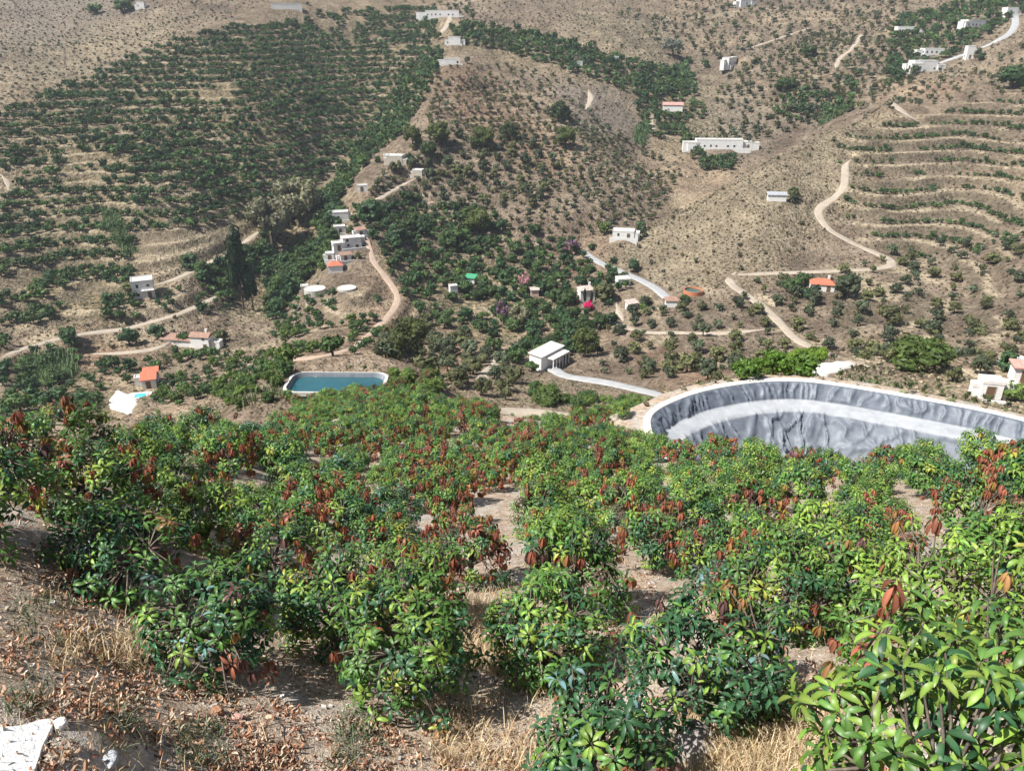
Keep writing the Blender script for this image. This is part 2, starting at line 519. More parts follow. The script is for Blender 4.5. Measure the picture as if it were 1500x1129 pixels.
for nm, w, kind, px, label, *rm in ROADS:
    pts = chaikin(px, 3)
    W = np.array([tuple(hit(a, b, 0, rm[0] if rm else 100)) for a, b in pts])
    # drop outliers where a pixel slips past a crest
    rr = np.hypot(W[:, 0], W[:, 1]); med = np.array([np.median(rr[max(0, k - 4):k + 5]) for k in range(len(rr))])
    W = W[np.abs(rr - med) < 0.10 * med]
    seg = np.r_[0, np.cumsum(np.hypot(*np.diff(W[:, :2], axis=0).T))]
    n = max(6, int(seg[-1] / 2.0))
    s = np.linspace(0, seg[-1], n)
    P = np.stack([np.interp(s, seg, W[:, k]) for k in range(3)], 1)
    for _ in range(12):
        P[1:-1] = 0.25 * P[:-2] + 0.5 * P[1:-1] + 0.25 * P[2:]
    road_geo.append((nm, w * 0.82, kind, P, label))

def level_line(P, half, fade, dz=0.0):
    global Z
    bx = (GX > P[:, 0].min() - 12) & (GX < P[:, 0].max() + 12) & (GY > P[:, 1].min() - 12) & (GY < P[:, 1].max() + 12)
    ii, jj = np.nonzero(bx)
    if len(ii) == 0: return
    x = GX[ii, jj]; y = GY[ii, jj]
    best = np.full(len(x), 1e9); zb = np.zeros(len(x))
    for a, b in zip(P[:-1], P[1:]):
        d = b[:2] - a[:2]; L = max(d @ d, 1e-9)
        t = np.clip(((x - a[0]) * d[0] + (y - a[1]) * d[1]) / L, 0, 1)
        dd = np.hypot(x - a[0] - t * d[0], y - a[1] - t * d[1])
        m = dd < best
        best[m] = dd[m]; zb[m] = (a[2] + t * (b[2] - a[2]))[m]
    wgt = 1 - sstep(half, half + fade, best)
    Z[ii, jj] = Z[ii, jj] * (1 - wgt) + (zb + dz) * wgt

for nm, w, kind, P, label in road_geo:
    level_line(P, w / 2 + 0.8, 3.0, -0.12)

def level_disc(c, rad, fade=3.0):
    global Z
    d = np.hypot(GX - c[0], GY - c[1])
    wgt = 1 - sstep(rad, rad + fade, d)
    Z = np.where(wgt > 0, Z * (1 - wgt) + c[2] * wgt, Z)
# ------------------------------------------------------------------ building sites (found on the ground before it is meshed)
# u, v of the foot in the photograph; sizes are given as they measure there and turned into metres at that distance
HOUSES = [
 dict(n='white_house', l='white two-storey cube house with balcony at the foot of the avocado hill', u=212,v=433,w=26,d=24,h=22,rot=24,roof='flat',st=2,balc=1),
 dict(n='farmhouse', l='long farmhouse with tiled low wing and white two-storey end', u=298,v=508,w=26,d=15,h=17,rot=-9,roof='gable',tile='brown',st=2,
      wings=[(-36,3,46,15,9,'shed','brown'),(20,1,13,10,8,'flat',None)]),
 dict(n='villa', l='pink and red roofed villa above a swimming pool in the lower left', u=220,v=565,w=17,d=18,h=12,rot=20,roof='shed',tile='red',st=1,
      wings=[(2,17,17,14,13,'shed','red'),(-13,10,10,12,9,'flat',None)]),
 dict(n='white_house', l='white house stepping down the spur at the top of the hamlet', u=500,v=322,w=20,d=14,h=11,rot=15,roof='flat',st=1,wings=[(-9,9,14,12,9,'flat',None)]),
 dict(n='white_house', l='largest white house of the hamlet on the spur, with stepped flat roofs', u=515,v=362,w=26,d=18,h=14,rot=22,roof='flat',st=2,wings=[(-19,-4,16,16,9,'flat',None),(13,12,16,12,10,'flat',None)]),
 dict(n='red_roofed_house', l='small house with bright red tiled roof below the white hamlet', u=492,v=397,w=20,d=16,h=10,rot=12,roof='hip',tile='red',st=1),
 dict(n='white_house', l='small white house tucked between the two big hamlet houses', u=498,v=341,w=15,d=11,h=9,rot=18,roof='flat',st=1),
 dict(n='white_house', l='narrow white house right below the largest hamlet house', u=506,v=381,w=15,d=11,h=9,rot=24,roof='gable',tile='brown',st=1),
 dict(n='white_house', l='pale house at the left edge of the hamlet above the red roof', u=484,v=380,w=12,d=10,h=8,rot=8,roof='flat',st=1),
 dict(n='white_house', l='low pale house with brown roof behind the largest hamlet house', u=528,v=345,w=14,d=10,h=7,rot=30,roof='shed',tile='brown',st=1),
 dict(n='stone_hut', l='pale ruined stone hut beside the concrete water tank', u=447,v=428,w=10,d=9,h=7,rot=10,roof='flat',st=0,wallm='stone'),
 dict(n='stone_house', l='pale stone farmhouse on the spur beneath the dark pines', u=580,v=240,w=22,d=14,h=11,rot=-8,roof='flat',st=1,wallm='stone',wings=[(-12,10,14,10,10,'flat',None)]),
 dict(n='stone_house', l='low stone shed right of the stone farmhouse on the spur', u=613,v=257,w=14,d=10,h=6,rot=-12,roof='flat',st=0,wallm='stone'),
 dict(n='white_hut', l='tiny white hut beside the green gully left of the spur', u=531,v=280,w=14,d=9,h=7,rot=10,roof='flat',st=1),
 dict(n='white_house', l='white cube house on the very top of the middle spur', u=666,v=66,w=16,d=10,h=9,rot=0,roof='flat',st=1,wings=[(-9,2,8,8,5,'flat',None)]),
 dict(n='white_house', l='white walled house just below the top of the middle spur', u=662,v=95,w=22,d=9,h=7,rot=5,roof='flat',st=1),
 dict(n='white_house', l='long low white house on the ridge behind the dark orchard', u=648,v=25,w=44,d=10,h=7,rot=2,roof='flat',st=1),
 dict(n='long_white_house', l='long white house with flat roof and shaded porch in the valley bottom', u=800,v=534,w=54,d=21,h=23,rot=52,roof='mono',st=1,porch=1),
 dict(n='garden_house', l='white house with chimney behind magenta bougainvillea and cypress', u=858,v=440,w=22,d=16,h=18,rot=14,roof='hip',tile='pale',st=1),
 dict(n='round_hut', l='small pale hut with dark roof above the garden driveway', u=912,v=417,w=18,d=16,h=9,rot=10,roof='flat',st=0),
 dict(n='shed', l='small white shed at the end of the garden driveway', u=925,v=453,w=15,d=11,h=6,rot=25,roof='shed',tile='pale',st=0),
 dict(n='white_hut', l='tiny white hut among the valley avocado trees', u=664,v=428,w=11,d=9,h=9,rot=20,roof='flat',st=0),
 dict(n='green_roofed_shed', l='small shed with a bright green sheet roof in the valley', u=690,v=415,w=14,d=12,h=5,rot=-15,roof='shed',tile='green',st=0),
 dict(n='pink_hut', l='small pink walled hut above the valley garden', u=783,v=433,w=11,d=9,h=9,rot=5,roof='shed',tile='pale',st=0,wallm='pink'),
 dict(n='white_house', l='low white house on the bank above the paved road bend', u=913,v=347,w=30,d=18,h=9,rot=-10,roof='flat',st=1),
 dict(n='roadside_house', l='small brown roofed house at the end of the grey paved road', u=984,v=448,w=19,d=15,h=8,rot=-5,roof='hip',tile='brown',st=1),
 dict(n='red_roofed_house', l='white house with orange red tiled roof alone on the right slope', u=1203,v=424,w=30,d=20,h=8,rot=-14,roof='hip',tile='red',st=1),
 dict(n='long_farm', l='long white farm building in the side valley behind the brown spur', u=1052,v=217,w=62,d=14,h=11,rot=-3,roof='flat',st=1,wings=[(34,2,20,12,8,'flat',None),(-34,-1,16,12,7,'flat',None)]),
 dict(n='pink_roofed_house', l='white house with a pink roof beside the pale track in the side valley', u=985,v=163,w=26,d=12,h=8,rot=-8,roof='shed',tile='pink',st=1),
 dict(n='white_row', l='long white row of houses slanting along the ridge top', u=1068,v=96,w=44,d=9,h=9,rot=62,roof='flat',st=1),
 dict(n='white_house', l='white house at the top edge beyond the ridge row', u=1090,v=8,w=18,d=10,h=6,rot=20,roof='flat',st=1),
 dict(n='white_house', l='pale house group under the road of the upper right hamlet', u=1350,v=104,w=30,d=14,h=11,rot=6,roof='flat',st=1,wings=[(-14,-8,16,10,8,'flat',None)]),
 dict(n='white_house', l='flat white roofed house among trees above the pale house group', u=1364,v=80,w=24,d=12,h=6,rot=4,roof='flat',st=1),
 dict(n='white_tower', l='small white block standing on the edge of the climbing road', u=1418,v=86,w=9,d=7,h=13,rot=0,roof='flat',st=1),
 dict(n='white_house', l='stepped white house under the last bend of the upper right road', u=1424,v=40,w=28,d=11,h=7,rot=20,roof='flat',st=1,wings=[(-14,-3,10,9,5,'flat',None)]),
 dict(n='white_house', l='low pale house among trees in the upper right, left of the hamlet', u=1325,v=48,w=22,d=10,h=6,rot=0,roof='flat',st=1),
 dict(n='white_house', l='white house at the end of the road in the upper right corner', u=1478,v=22,w=14,d=9,h=7,rot=10,roof='flat',st=1),
 dict(n='white_house', l='white house with a flat annex at the right edge above the reservoir', u=1446,v=580,w=24,d=20,h=15,rot=-12,roof='flat',st=1,wings=[(22,4,14,14,12,'flat',None)]),
 dict(n='pool_house', l='pink roofed house beside a blue pool at the right edge', u=1496,v=556,w=26,d=16,h=11,rot=-10,roof='shed',tile='pink',st=1),
 dict(n='white_wall_barn', l='long white barn on the ridge at the top left', u=420,v=14,w=38,d=8,h=6,rot=14,roof='flat',st=0),
 dict(n='white_house', l='distant pale house near the top edge on the left', u=208,v=12,w=9,d=7,h=6,rot=0,roof='flat',st=0),
 dict(n='white_hut', l='small pale hut on the terraces of the far middle valley', u=900,v=90,w=10,d=7,h=5,rot=0,roof='flat',st=0),
 dict(n='white_hut', l='small pale cabin beside the dark far orchard', u=848,v=97,w=9,d=6,h=4,rot=8,roof='flat',st=0),
 dict(n='ruin', l='sheet metal covered ruin on a bare pad on the brown spur', u=1137,v=294,w=24,d=10,h=5,rot=-8,roof='shed',tile='metal',st=0),
]
for H in HOUSES:
    p = hit(H['u'], H['v'], 0, 90)
    H['s'] = (p.length) / FPX
    H['p'] = p
    ext = max([H['w'] / 2] + [abs(g[0]) + g[2] / 2 for g in H.get('wings', [])]) * H['s']
    level_disc(p, min(ext * 0.85, 7.5), 4.0)

TANKS = [  # u, v foot, diameter px, height px, kind, label
 (462,431,30,9,'concrete','round grey concrete water tank beside the stone hut'),
 (508,424,27,3,'concrete','flat round concrete tank lid right of the grey water tank'),
 (1015,430,27,6,'orange','round open water tank with orange wall near the dirt road'),
]
tank_geo = []
for u, v, dpx, hpx, kind, label in TANKS:
    p = hit(u, v, 0, 90); s = p.length / FPX
    level_disc(p, dpx * s / 2 + 0.5, 3.0)
    tank_geo.append((p, dpx * s / 2, hpx * s, kind, label))
POOLS = [(206,580,14,7,'turquoise swimming pool below the pink roofed villa'), (1490,530,24,8,'blue swimming pool above the pool house at the right edge')]
pool_geo = []
for u, v, wpx, dpx, label in POOLS:
    p = hit(u, v, 0, 90); s = p.length / FPX
    level_disc(p, wpx * s * 0.75, 3.0)
    pool_geo.append((p, wpx * s / 2, dpx * s * 0.9, label))

# ------------------------------------------------------------------ the big lined reservoir on the right
RES_Z = -26.5
def on_level(u, v, z):
    th, t = ray(u, v); r = z / t
    return np.array([math.sin(th) * r, math.cos(th) * r])
_far = [on_level(u, v, RES_Z) for u, v in [(966,650),(953,630),(952,611),(964,599),(988,587),(1020,575),(1060,566),(1105,559.5),(1150,557),(1190,559),(1240,566),(1300,576),(1350,585),(1400,594),(1450,604),(1500,616),(1580,637),(1660,662)]]
_near = []
for a, r in ((0.62,39),(0.54,38.5),(0.46,39),(0.38,40),(0.30,41.5),(0.25,43.5)):
    _near.append(np.array([math.sin(a) * r, math.cos(a) * r]))
_rim = np.array(_far + _near)
def closed_smooth(P, n):
    for _ in range(n):
        q = np.empty((2 * len(P), 2)); nx = np.roll(P, -1, 0)
        q[0::2] = P * 0.75 + nx * 0.25; q[1::2] = P * 0.25 + nx * 0.75
        P = q
    return P
def resample(P, step):
    C = np.concatenate([P, P[:1]]); s = np.r_[0, np.cumsum(np.hypot(*np.diff(C, axis=0).T))]
    n = int(s[-1] / step); t = np.linspace(0, s[-1], n, endpoint=False)
    return np.stack([np.interp(t, s, C[:, k]) for k in (0, 1)], 1), t
RIM, RIM_S = resample(closed_smooth(_rim, 3), 0.095)
_d = np.roll(RIM, -3, 0) - np.roll(RIM, 3, 0)
_d /= np.linalg.norm(_d, axis=1)[:, None]
RIM_N = np.stack([_d[:, 1], -_d[:, 0]], 1)       # inward normal
_c = RIM.mean(0)
if ((_c - RIM) * RIM_N).sum() < 0: RIM_N = -RIM_N
# ground: level shelf round the rim, hollow inside
_sub = RIM[::6]
_bb = (GX > _sub[:, 0].min() - 9) & (GX < _sub[:, 0].max() + 9) & (GY > _sub[:, 1].min() - 9) & (GY < _sub[:, 1].max() + 9)
ii, jj = np.nonzero(_bb)
dist = np.full(len(ii), 1e9)
for q in _sub:
    dist = np.minimum(dist, np.hypot(GX[ii, jj] - q[0], GY[ii, jj] - q[1]))
ins = inpoly(_sub, GX[ii, jj], GY[ii, jj])
sd = np.where(ins, -dist, dist)
zz = Z[ii, jj]
w = 1 - sstep(1.0, 6.0, sd)
zz = zz * (1 - w) + (RES_Z - 0.22) * w
zz = np.where(sd < 0.35, RES_Z - 0.22 - np.clip((0.35 - sd) * 1.6, 0, 6.5), zz)
Z[ii, jj] = zz
RES_POLY = _sub

# ------------------------------------------------------------------ the small pond behind the orchard crest
_pz = float(ray(500, 545)[1]) * 92.0 - 0.5
_cpnd = on_level(497, 552, _pz)
_a0 = on_level(428, 545, _pz); _a1 = on_level(562, 546, _pz)
_ax = (_a1 - _a0); PW = np.linalg.norm(_ax); _ax /= PW
_ay = np.array([-_ax[1], _ax[0]])
_pp = []
for sx, sy in ((-1, 1), (1, 1), (1, -1), (-1, -1)):
    for k in range(7):
        a = {(-1, 1): 180, (1, 1): 90, (1, -1): 0, (-1, -1): 270}[(sx, sy)] - k * 15
        _pp.append(_cpnd + _ax * (sx * (PW / 2 - 1.6) + 1.6 * math.cos(R(a))) + _ay * (sy * 1.3 + 1.6 * math.sin(R(a)) - 1.6))
POND = np.array(_pp); POND_Z = _pz
_c = POND.mean(0)
dd = np.hypot(GX - _c[0], GY - _c[1])
ins = inpoly(POND, GX, GY)
w = 1 - sstep(7.5, 22.0, dd)
Z = Z * (1 - w) + (POND_Z - 0.3) * w
Z = np.where(ins, POND_Z - 3.0, Z)

# bed of the concrete slab in the near corner
SLAB = [hit(u, v, 0, 1.0) for u, v in ((-160, 1058), (20, 1062), (74, 1061), (84, 1070), (66, 1088), (52, 1108), (40, 1140), (22, 1180), (-160, 1220))]
SLAB_PL = np.linalg.lstsq(np.array([[q.x, q.y, 1] for q in SLAB]), np.array([q.z for q in SLAB]), rcond=None)[0]
_c = np.array([[q.x, q.y] for q in SLAB])
_in = inpoly(_c, GX, GY)
_dd = np.full(Z.shape, 9.0)
_nb = RG < 12
for _q in chaikin(np.concatenate([_c, _c[:1]]), 3):
    _dd[_nb] = np.minimum(_dd[_nb], np.hypot(GX - _q[0], GY - _q[1])[_nb])
_w = np.where(_in, 1.0, 1 - sstep(0.05, 0.7, _dd)) * _nb
Z = Z * (1 - _w) + _w * (SLAB_PL[0] * GX + SLAB_PL[1] * GY + SLAB_PL[2] - np.where(_in, 0.05, 0.0))
# ------------------------------------------------------------------ ground cover shares (outlined in the photograph)
U, Vp = project(np.stack([GX, GY, Z], -1))
def region(polys, b=5, rmin=110):
    m = np.zeros(Z.shape, bool)
    for p in polys:
        m |= inpoly(p, U, Vp) & (RG > rmin)
    return blur(m.astype(float), b, 2)
A_red = region([
 [(540,340),(600,430),(560,490),(480,525),(400,530),(560,460)], [(640,100),(700,100),(760,170),(820,200),(800,260),(760,230),(640,160)],
 [(630,490),(700,490),(690,545),(640,560),(590,540)], [(840,470),(1000,560),(1100,560),(1000,520),(900,500)],
 [(1320,125),(1400,120),(1400,145),(1320,145)], [(100,520),(180,500),(200,560),(120,570)], [(790,380),(860,350),(900,360),(850,420),(780,400)]], 8)
A_grn = region([
 [(0,170),(330,45),(640,15),(640,60),(560,170),(480,280),(400,330),(180,330),(200,470),(0,480)], [(660,40),(1000,110),(1000,150),(860,115),(660,65)],
 [(360,330),(440,280),(510,290),(490,380),(400,470),(340,470)], [(940,120),(1010,90),(1060,210),(960,230)], [(540,370),(760,380),(840,450),(760,520),(640,470)],
 [(0,540),(130,540),(200,600),(0,620)], [(480,250),(640,60),(650,90),(560,220)]], 8)
A_straw = region([
 [(870,372),(1080,264),(1310,152),(1250,300),(1100,420),(980,430)], [(200,360),(300,330),(390,320),(390,350),(300,400),(220,410)],
 [(830,10),(960,40),(1010,110),(830,70)], [(1240,560),(1500,590),(1500,600),(1240,560)], [(0,60),(250,20),(300,30),(120,110),(0,150)]], 6)
A_grey = region([[(0,-200),(260,-200),(200,10),(60,60),(0,95)], [(700,0),(1500,-100),(1500,-300),(600,-300)], [(790,110),(900,120),(960,200),(840,200)], [(1000,190),(1070,110),(1120,200),(1060,230)]], 8)
A_near = 1 - sstep(62, 100, RG)
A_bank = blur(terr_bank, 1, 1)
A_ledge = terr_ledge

# ---- ground: the orchard hill near by and the valley slopes beyond, meeting edge to edge
JN = int(np.searchsorted(RR, 66.0))
_k = np.arange(NT * NR).reshape(NT, NR)
def sheet(name, j0, j1, mat, attrs):
    sl = slice(j0, j1 + 1)
    V = np.stack([GX[:, sl], GY[:, sl], Z[:, sl]], -1)
    n = V.shape[1]; k = np.arange(NT * n).reshape(NT, n)
    F = np.stack([k[:-1, :-1], k[:-1, 1:], k[1:, 1:], k[1:, :-1]], -1).reshape(-1, 4)
    return add(name, np_mesh(name, V.reshape(-1, 3), F, mat, None, True, {a: w[:, sl] for a, w in attrs.items()}))

gm, nt, b, out = new_mat('dry_hillside')
p = world_pos(nt)
n_mid = noise(nt, 0.07, 4, 0.6, p)
n_sm = noise(nt, 0.55, 4, 0.72, p)
c = ramp(nt, n_mid, [(0.30, (0.125, 0.092, 0.070)), (0.45, (0.185, 0.138, 0.105)), (0.58, (0.23, 0.177, 0.135)), (0.72, (0.275, 0.218, 0.165))])
n_big = noise(nt, 0.016, 3, 0.6, p)
c = mix(nt, 1.0, c, ramp(nt, n_big, [(0.34, (0.72, 0.72, 0.74)), (0.5, 1.0), (0.66, (1.28, 1.25, 1.18))]), 'MULTIPLY')
c = mix(nt, math_n(nt, 'MULTIPLY', attr(nt, 'red'), 0.7), c, ramp(nt, n_mid, [(0.3, (0.175, 0.105, 0.072)), (0.7, (0.29, 0.185, 0.13))]))
c = mix(nt, math_n(nt, 'MULTIPLY', attr(nt, 'straw'), 0.7), c, ramp(nt, n_mid, [(0.3, (0.185, 0.148, 0.108)), (0.7, (0.29, 0.24, 0.17))]))
c = mix(nt, math_n(nt, 'MULTIPLY', attr(nt, 'grey'), 0.8), c, (0.19, 0.158, 0.135))
c = mix(nt, math_n(nt, 'MULTIPLY', attr(nt, 'green'), 0.75), c, ramp(nt, n_sm, [(0.36, (0.05, 0.066, 0.028)), (0.48, (0.14, 0.12, 0.066)), (0.62, (0.27, 0.20, 0.135))]))
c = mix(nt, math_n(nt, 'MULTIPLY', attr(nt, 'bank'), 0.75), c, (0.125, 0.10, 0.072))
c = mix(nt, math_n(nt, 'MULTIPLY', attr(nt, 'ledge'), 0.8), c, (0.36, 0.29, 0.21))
# low dry scrub: dark and pale tufts all over the slopes
c = mix(nt, 1.0, c, ramp(nt, n_sm, [(0.26, (0.34, 0.33, 0.27)), (0.40, (0.66, 0.65, 0.60)), (0.50, 1.0), (0.60, 1.22), (0.72, 1.5)]), 'MULTIPLY')
c = mix(nt, 1.0, c, (1.03, 1.045, 0.99), 'MULTIPLY')
nt.links.new(c, b.inputs['Base Color'])
b.inputs['Roughness'].default_value = 0.95
b.inputs['Specular IOR Level'].default_value = 0.1
bump(nt, b, noise(nt, 0.8, 2, 0.7, p), 1.0, 1.5)
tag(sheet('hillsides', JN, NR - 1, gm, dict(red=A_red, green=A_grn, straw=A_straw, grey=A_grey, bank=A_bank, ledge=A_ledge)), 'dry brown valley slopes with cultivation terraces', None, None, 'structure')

gm, nt, b, out = new_mat('orchard_soil')
p = world_pos(nt)
m1 = noise(nt, 0.5, 3, 0.6, p); m2 = noise(nt, 3.0, 4, 0.7, p); m3 = noise(nt, 22.0, 3, 0.75, p)
s1 = ramp(nt, m2, [(0.28, (0.21, 0.150, 0.105)), (0.45, (0.37, 0.285, 0.21)), (0.6, (0.47, 0.38, 0.295)), (0.74, (0.58, 0.495, 0.40))])
s2 = ramp(nt, m2, [(0.3, (0.33, 0.30, 0.26)), (0.7, (0.50, 0.46, 0.41))])
s = mix(nt, ramp(nt, m1, [(0.46, 0.0), (0.62, 0.85)]), s1, s2)
s = mix(nt, ramp(nt, m3, [(0.54, 0.0), (0.68, 0.5)]), s, (0.23, 0.125, 0.068))
s = mix(nt, 1.0, s, ramp(nt, m3, [(0.25, 0.5), (0.5, 1.0), (0.75, 1.4)]), 'MULTIPLY')
nt.links.new(s, b.inputs['Base Color'])
b.inputs['Roughness'].default_value = 0.95
b.inputs['Specular IOR Level'].default_value = 0.15
bump(nt, b, m3, 0.9, 0.06)
MAT_SOIL = gm
tag(sheet('orchard_ground', 0, JN, gm, {}), 'pale dry soil of the steep mango orchard', None, None, 'structure')
# ------------------------------------------------------------------ building materials
M = {}
M['white'] = simple_mat('whitewash', (0.74, 0.725, 0.69), 0.85, 0.06, 0.6)
M['stone'] = simple_mat('pale_stone', (0.46, 0.41, 0.34), 0.9, 0.2, 1.2, 0.5)
M['pink'] = simple_mat('pink_wash', (0.60, 0.42, 0.36), 0.85, 0.08)
M['flatroof'] = simple_mat('pale_flat_roof', (0.66, 0.635, 0.59), 0.9, 0.12, 0.5)
M['glass'] = simple_mat('dark_window', (0.03, 0.035, 0.04), 0.15, 0.1)
M['frame'] = simple_mat('window_frame', (0.30, 0.27, 0.23), 0.6, 0.1)
M['wood'] = simple_mat('brown_door', (0.16, 0.09, 0.05), 0.6, 0.15)
for k, cc in (('red', (0.52, 0.16, 0.09)), ('brown', (0.33, 0.20, 0.145)), ('pale', (0.50, 0.42, 0.36)), ('pink', (0.56, 0.29, 0.24)), ('green', (0.06, 0.32, 0.16)), ('metal', (0.42, 0.44, 0.46))):
    m, nt, b, out = new_mat(k + '_roof_tiles')
    tc = nt.nodes.new('ShaderNodeTexCoord')
    wv = N(nt, 'ShaderNodeTexWave', i_Scale=2.2, i_Distortion=0.6, bands_direction='X'); nt.links.new(tc.outputs['Object'], wv.inputs['Vector'])
    nn = noise(nt, 1.3, 4, 0.6, world_pos(nt))
    cl = ramp(nt, nn, [(0.3, tuple(x * 0.78 for x in cc)), (0.7, tuple(min(1, x * 1.2) for x in cc))])
    nt.links.new(cl, b.inputs['Base Color'])
    b.inputs['Roughness'].default_value = 0.85 if k != 'metal' else 0.4
    bump(nt, b, wv.outputs['Fac'], 0.5, 0.08)
    M['r_' + k] = m
M['concrete'] = simple_mat('concrete', (0.50, 0.475, 0.43), 0.9, 0.12, 0.9, 0.3)
M['slab'] = simple_mat('white_concrete', (0.66, 0.63, 0.57), 0.85, 0.10, 2.0, 0.25)
M['orange'] = simple_mat('orange_tank_wall', (0.50, 0.20, 0.10), 0.8, 0.12)
M['asphalt'] = simple_mat('worn_asphalt', (0.36, 0.36, 0.355), 0.9, 0.12, 0.35, 0.3)
M['dirt'] = simple_mat('pale_dirt', (0.37, 0.31, 0.24), 0.95, 0.15, 0.35, 0.4)
M['reddirt'] = simple_mat('reddish_dirt', (0.37, 0.275, 0.205), 0.95, 0.15, 0.35, 0.4)
def water_mat(name, c):
    m, nt, b, out = new_mat(name)
    p = world_pos(nt)
    cl = ramp(nt, noise(nt, 0.25, 2, 0.5, p), [(0.3, tuple(x * 0.85 for x in c)), (0.7, tuple(x * 1.12 for x in c))])
    nt.links.new(cl, b.inputs['Base Color'])
    b.inputs['Roughness'].default_value = 0.12
    b.inputs['Specular IOR Level'].default_value = 0.5
    bump(nt, b, noise(nt, 3.0, 2, 0.5, p), 0.06, 0.1)
    return m
M['pondwater'] = water_mat('teal_pond_water', (0.018, 0.085, 0.105))
M['poolwater'] = water_mat('turquoise_pool_water', (0.08, 0.45, 0.62))
M['tankwater'] = water_mat('dark_tank_water', (0.04, 0.10, 0.09))
M['bark'] = simple_mat('grey_bark', (0.15, 0.115, 0.085), 0.95, 0.3, 12.0, 0.6, fine=40.0)
M['bark_far'] = simple_mat('brown_bark', (0.12, 0.09, 0.065), 0.95, 0.2, 2.0)

# ------------------------------------------------------------------ roads
for nm, w, kind, P, label in road_geo:
    n = len(P)
    d = np.gradient(P[:, :2], axis=0); d /= np.maximum(np.linalg.norm(d, axis=1), 1e-6)[:, None]
    nr = np.stack([-d[:, 1], d[:, 0]], 1)
    s = np.arange(n) * 2.0
    s = s + 31.7 * len(label)
    jl = 0.7 * fbm(s / 7, s * 0 + 3.3, 4, 3); jr = 0.7 * fbm(s / 7, s * 0 + 8.9, 6, 3)
    if kind == 'asphalt': jl *= 0.25; jr *= 0.25
    tp = np.clip(np.minimum(np.arange(n), np.arange(n)[::-1]) / 4.0, 0.12, 1.0) if kind != 'asphalt' else np.ones(n)
    w = w * tp; jl = jl * tp; jr = jr * tp
    offs = [-(w / 2 + jl) - 0.25, -(w / 2 + jl), -(w / 4), np.zeros(n), w / 4, w / 2 + jr, w / 2 + jr + 0.25]
    dz = [-0.30, 0.02, 0.04, 0.07, 0.04, 0.02, -0.30]
    V = np.concatenate([np.concatenate([P[:, :2] + nr * np.broadcast_to(o, (n,))[:, None], (P[:, 2] + z)[:, None]], 1) for o, z in zip(offs, dz)])
    k = np.arange(7 * n).reshape(7, n)
    F = np.stack([k[:-1, :-1], k[:-1, 1:], k[1:, 1:], k[1:, :-1]], -1).reshape(-1, 4)[:, ::-1]
    o = add(nm, np_mesh(nm, V, F, M[{'asphalt': 'asphalt', 'red': 'reddirt', 'slab': 'slab'}.get(kind, 'dirt')], None, True))
    tag(o, label, None, None, 'structure')

# ------------------------------------------------------------------ the reservoir
m, nt, b, out = new_mat('black_pond_liner')
p = world_pos(nt)
n1 = noise(nt, 1.4, 5, 0.65, p); n2 = noise(nt, 1.1, 3, 0.6, p)
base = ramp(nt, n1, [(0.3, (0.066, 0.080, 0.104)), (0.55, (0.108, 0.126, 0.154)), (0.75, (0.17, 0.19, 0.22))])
dust_sheen_col = ramp(nt, n2, [(0.3, (0.27, 0.285, 0.305)), (0.7, (0.37, 0.38, 0.39))])
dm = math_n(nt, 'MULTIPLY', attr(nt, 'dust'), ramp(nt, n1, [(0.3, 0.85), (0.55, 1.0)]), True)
nt.links.new(mix(nt, dm, base, dust_sheen_col), b.inputs['Base Color'])
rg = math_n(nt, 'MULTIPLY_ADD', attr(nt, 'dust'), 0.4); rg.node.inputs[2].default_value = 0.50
b.inputs['Specular IOR Level'].default_value = 0.4
nt.links.new(rg, b.inputs['Roughness'])
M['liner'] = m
res = thing('reservoir', 'large curved irrigation reservoir lined with wrinkled black plastic', 'reservoir', (0, 0, 0))
NU, NB, NL = 14, 5, 26
prof = [(0.0, 0.03)] + [(0.06 + 1.0 * k / NU, -0.02 - 1.2 * k / NU) for k in range(NU + 1)] + [(1.06 + 1.15 * k / NB, -1.22 - 0.26 * k / NB) for k in range(1, NB + 1)] + \
       [(2.21 + 3.0 * k / NL, -1.48 - 3.2 * k / NL) for k in range(1, NL + 1)]
nr_ = len(prof)
S = RIM_S[:, None]; Lq = np.arange(nr_)[None, :]
D = np.array([q[0] for q in prof])[None, :]; ZZ = np.array([q[1] for q in prof])[None, :]
i1, i2 = 1 + NU, 1 + NU + NB
up_m = np.where((Lq > 1) & (Lq < i1), np.sin(np.clip((Lq - 1) / NU, 0, 1) * math.pi) ** 0.5, 0)
be_m = ((Lq >= i1) & (Lq <= i2)).astype(float)
lo_m = np.where(Lq > i2, np.sin(np.clip((Lq - i2) / NL, 0, 1) * math.pi) ** 0.4, 0)
rid = lambda x, y, sd: 1 - np.abs(2 * vnoise(x, y, sd) - 1)
w1 = S + 0.5 * fbm(S / 1.5 + D * 0, D * 1.3 + S * 0, 61, 3) + 0.3 * D * np.sin(S / 3.0)
fold = rid(w1 / 0.42, D * 0.45 + S * 0.05, 71) ** 4 * 0.75 + rid(w1 / 1.3 + 7, D * 0.9 + S * 0.03, 72) ** 5 * 0.6
w2 = S + 1.4 * fbm(S / 2.4 + D * 0, D * 0.8 + S * 0, 81, 3) + 1.15 * D
fold2 = rid(w2 / 1.15, D * 0.35 - S * 0.16, 73) ** 5 * 0.8 + rid((S + 0.8 * fbm(S / 1.2 + D * 0, D + S * 0, 83, 3) - 0.6 * D) / 1.7, D * 0.8 + S * 0.1, 74) ** 6 * 0.8
disp = 0.34 * up_m * fold + 0.46 * lo_m * fold2 + 0.02 * be_m * fold
X = RIM[:, None, 0] + RIM_N[:, None, 0] * (D + disp * 0.7)
Y = RIM[:, None, 1] + RIM_N[:, None, 1] * (D + disp * 0.7)
ZL = RES_Z + ZZ + disp * 0.7
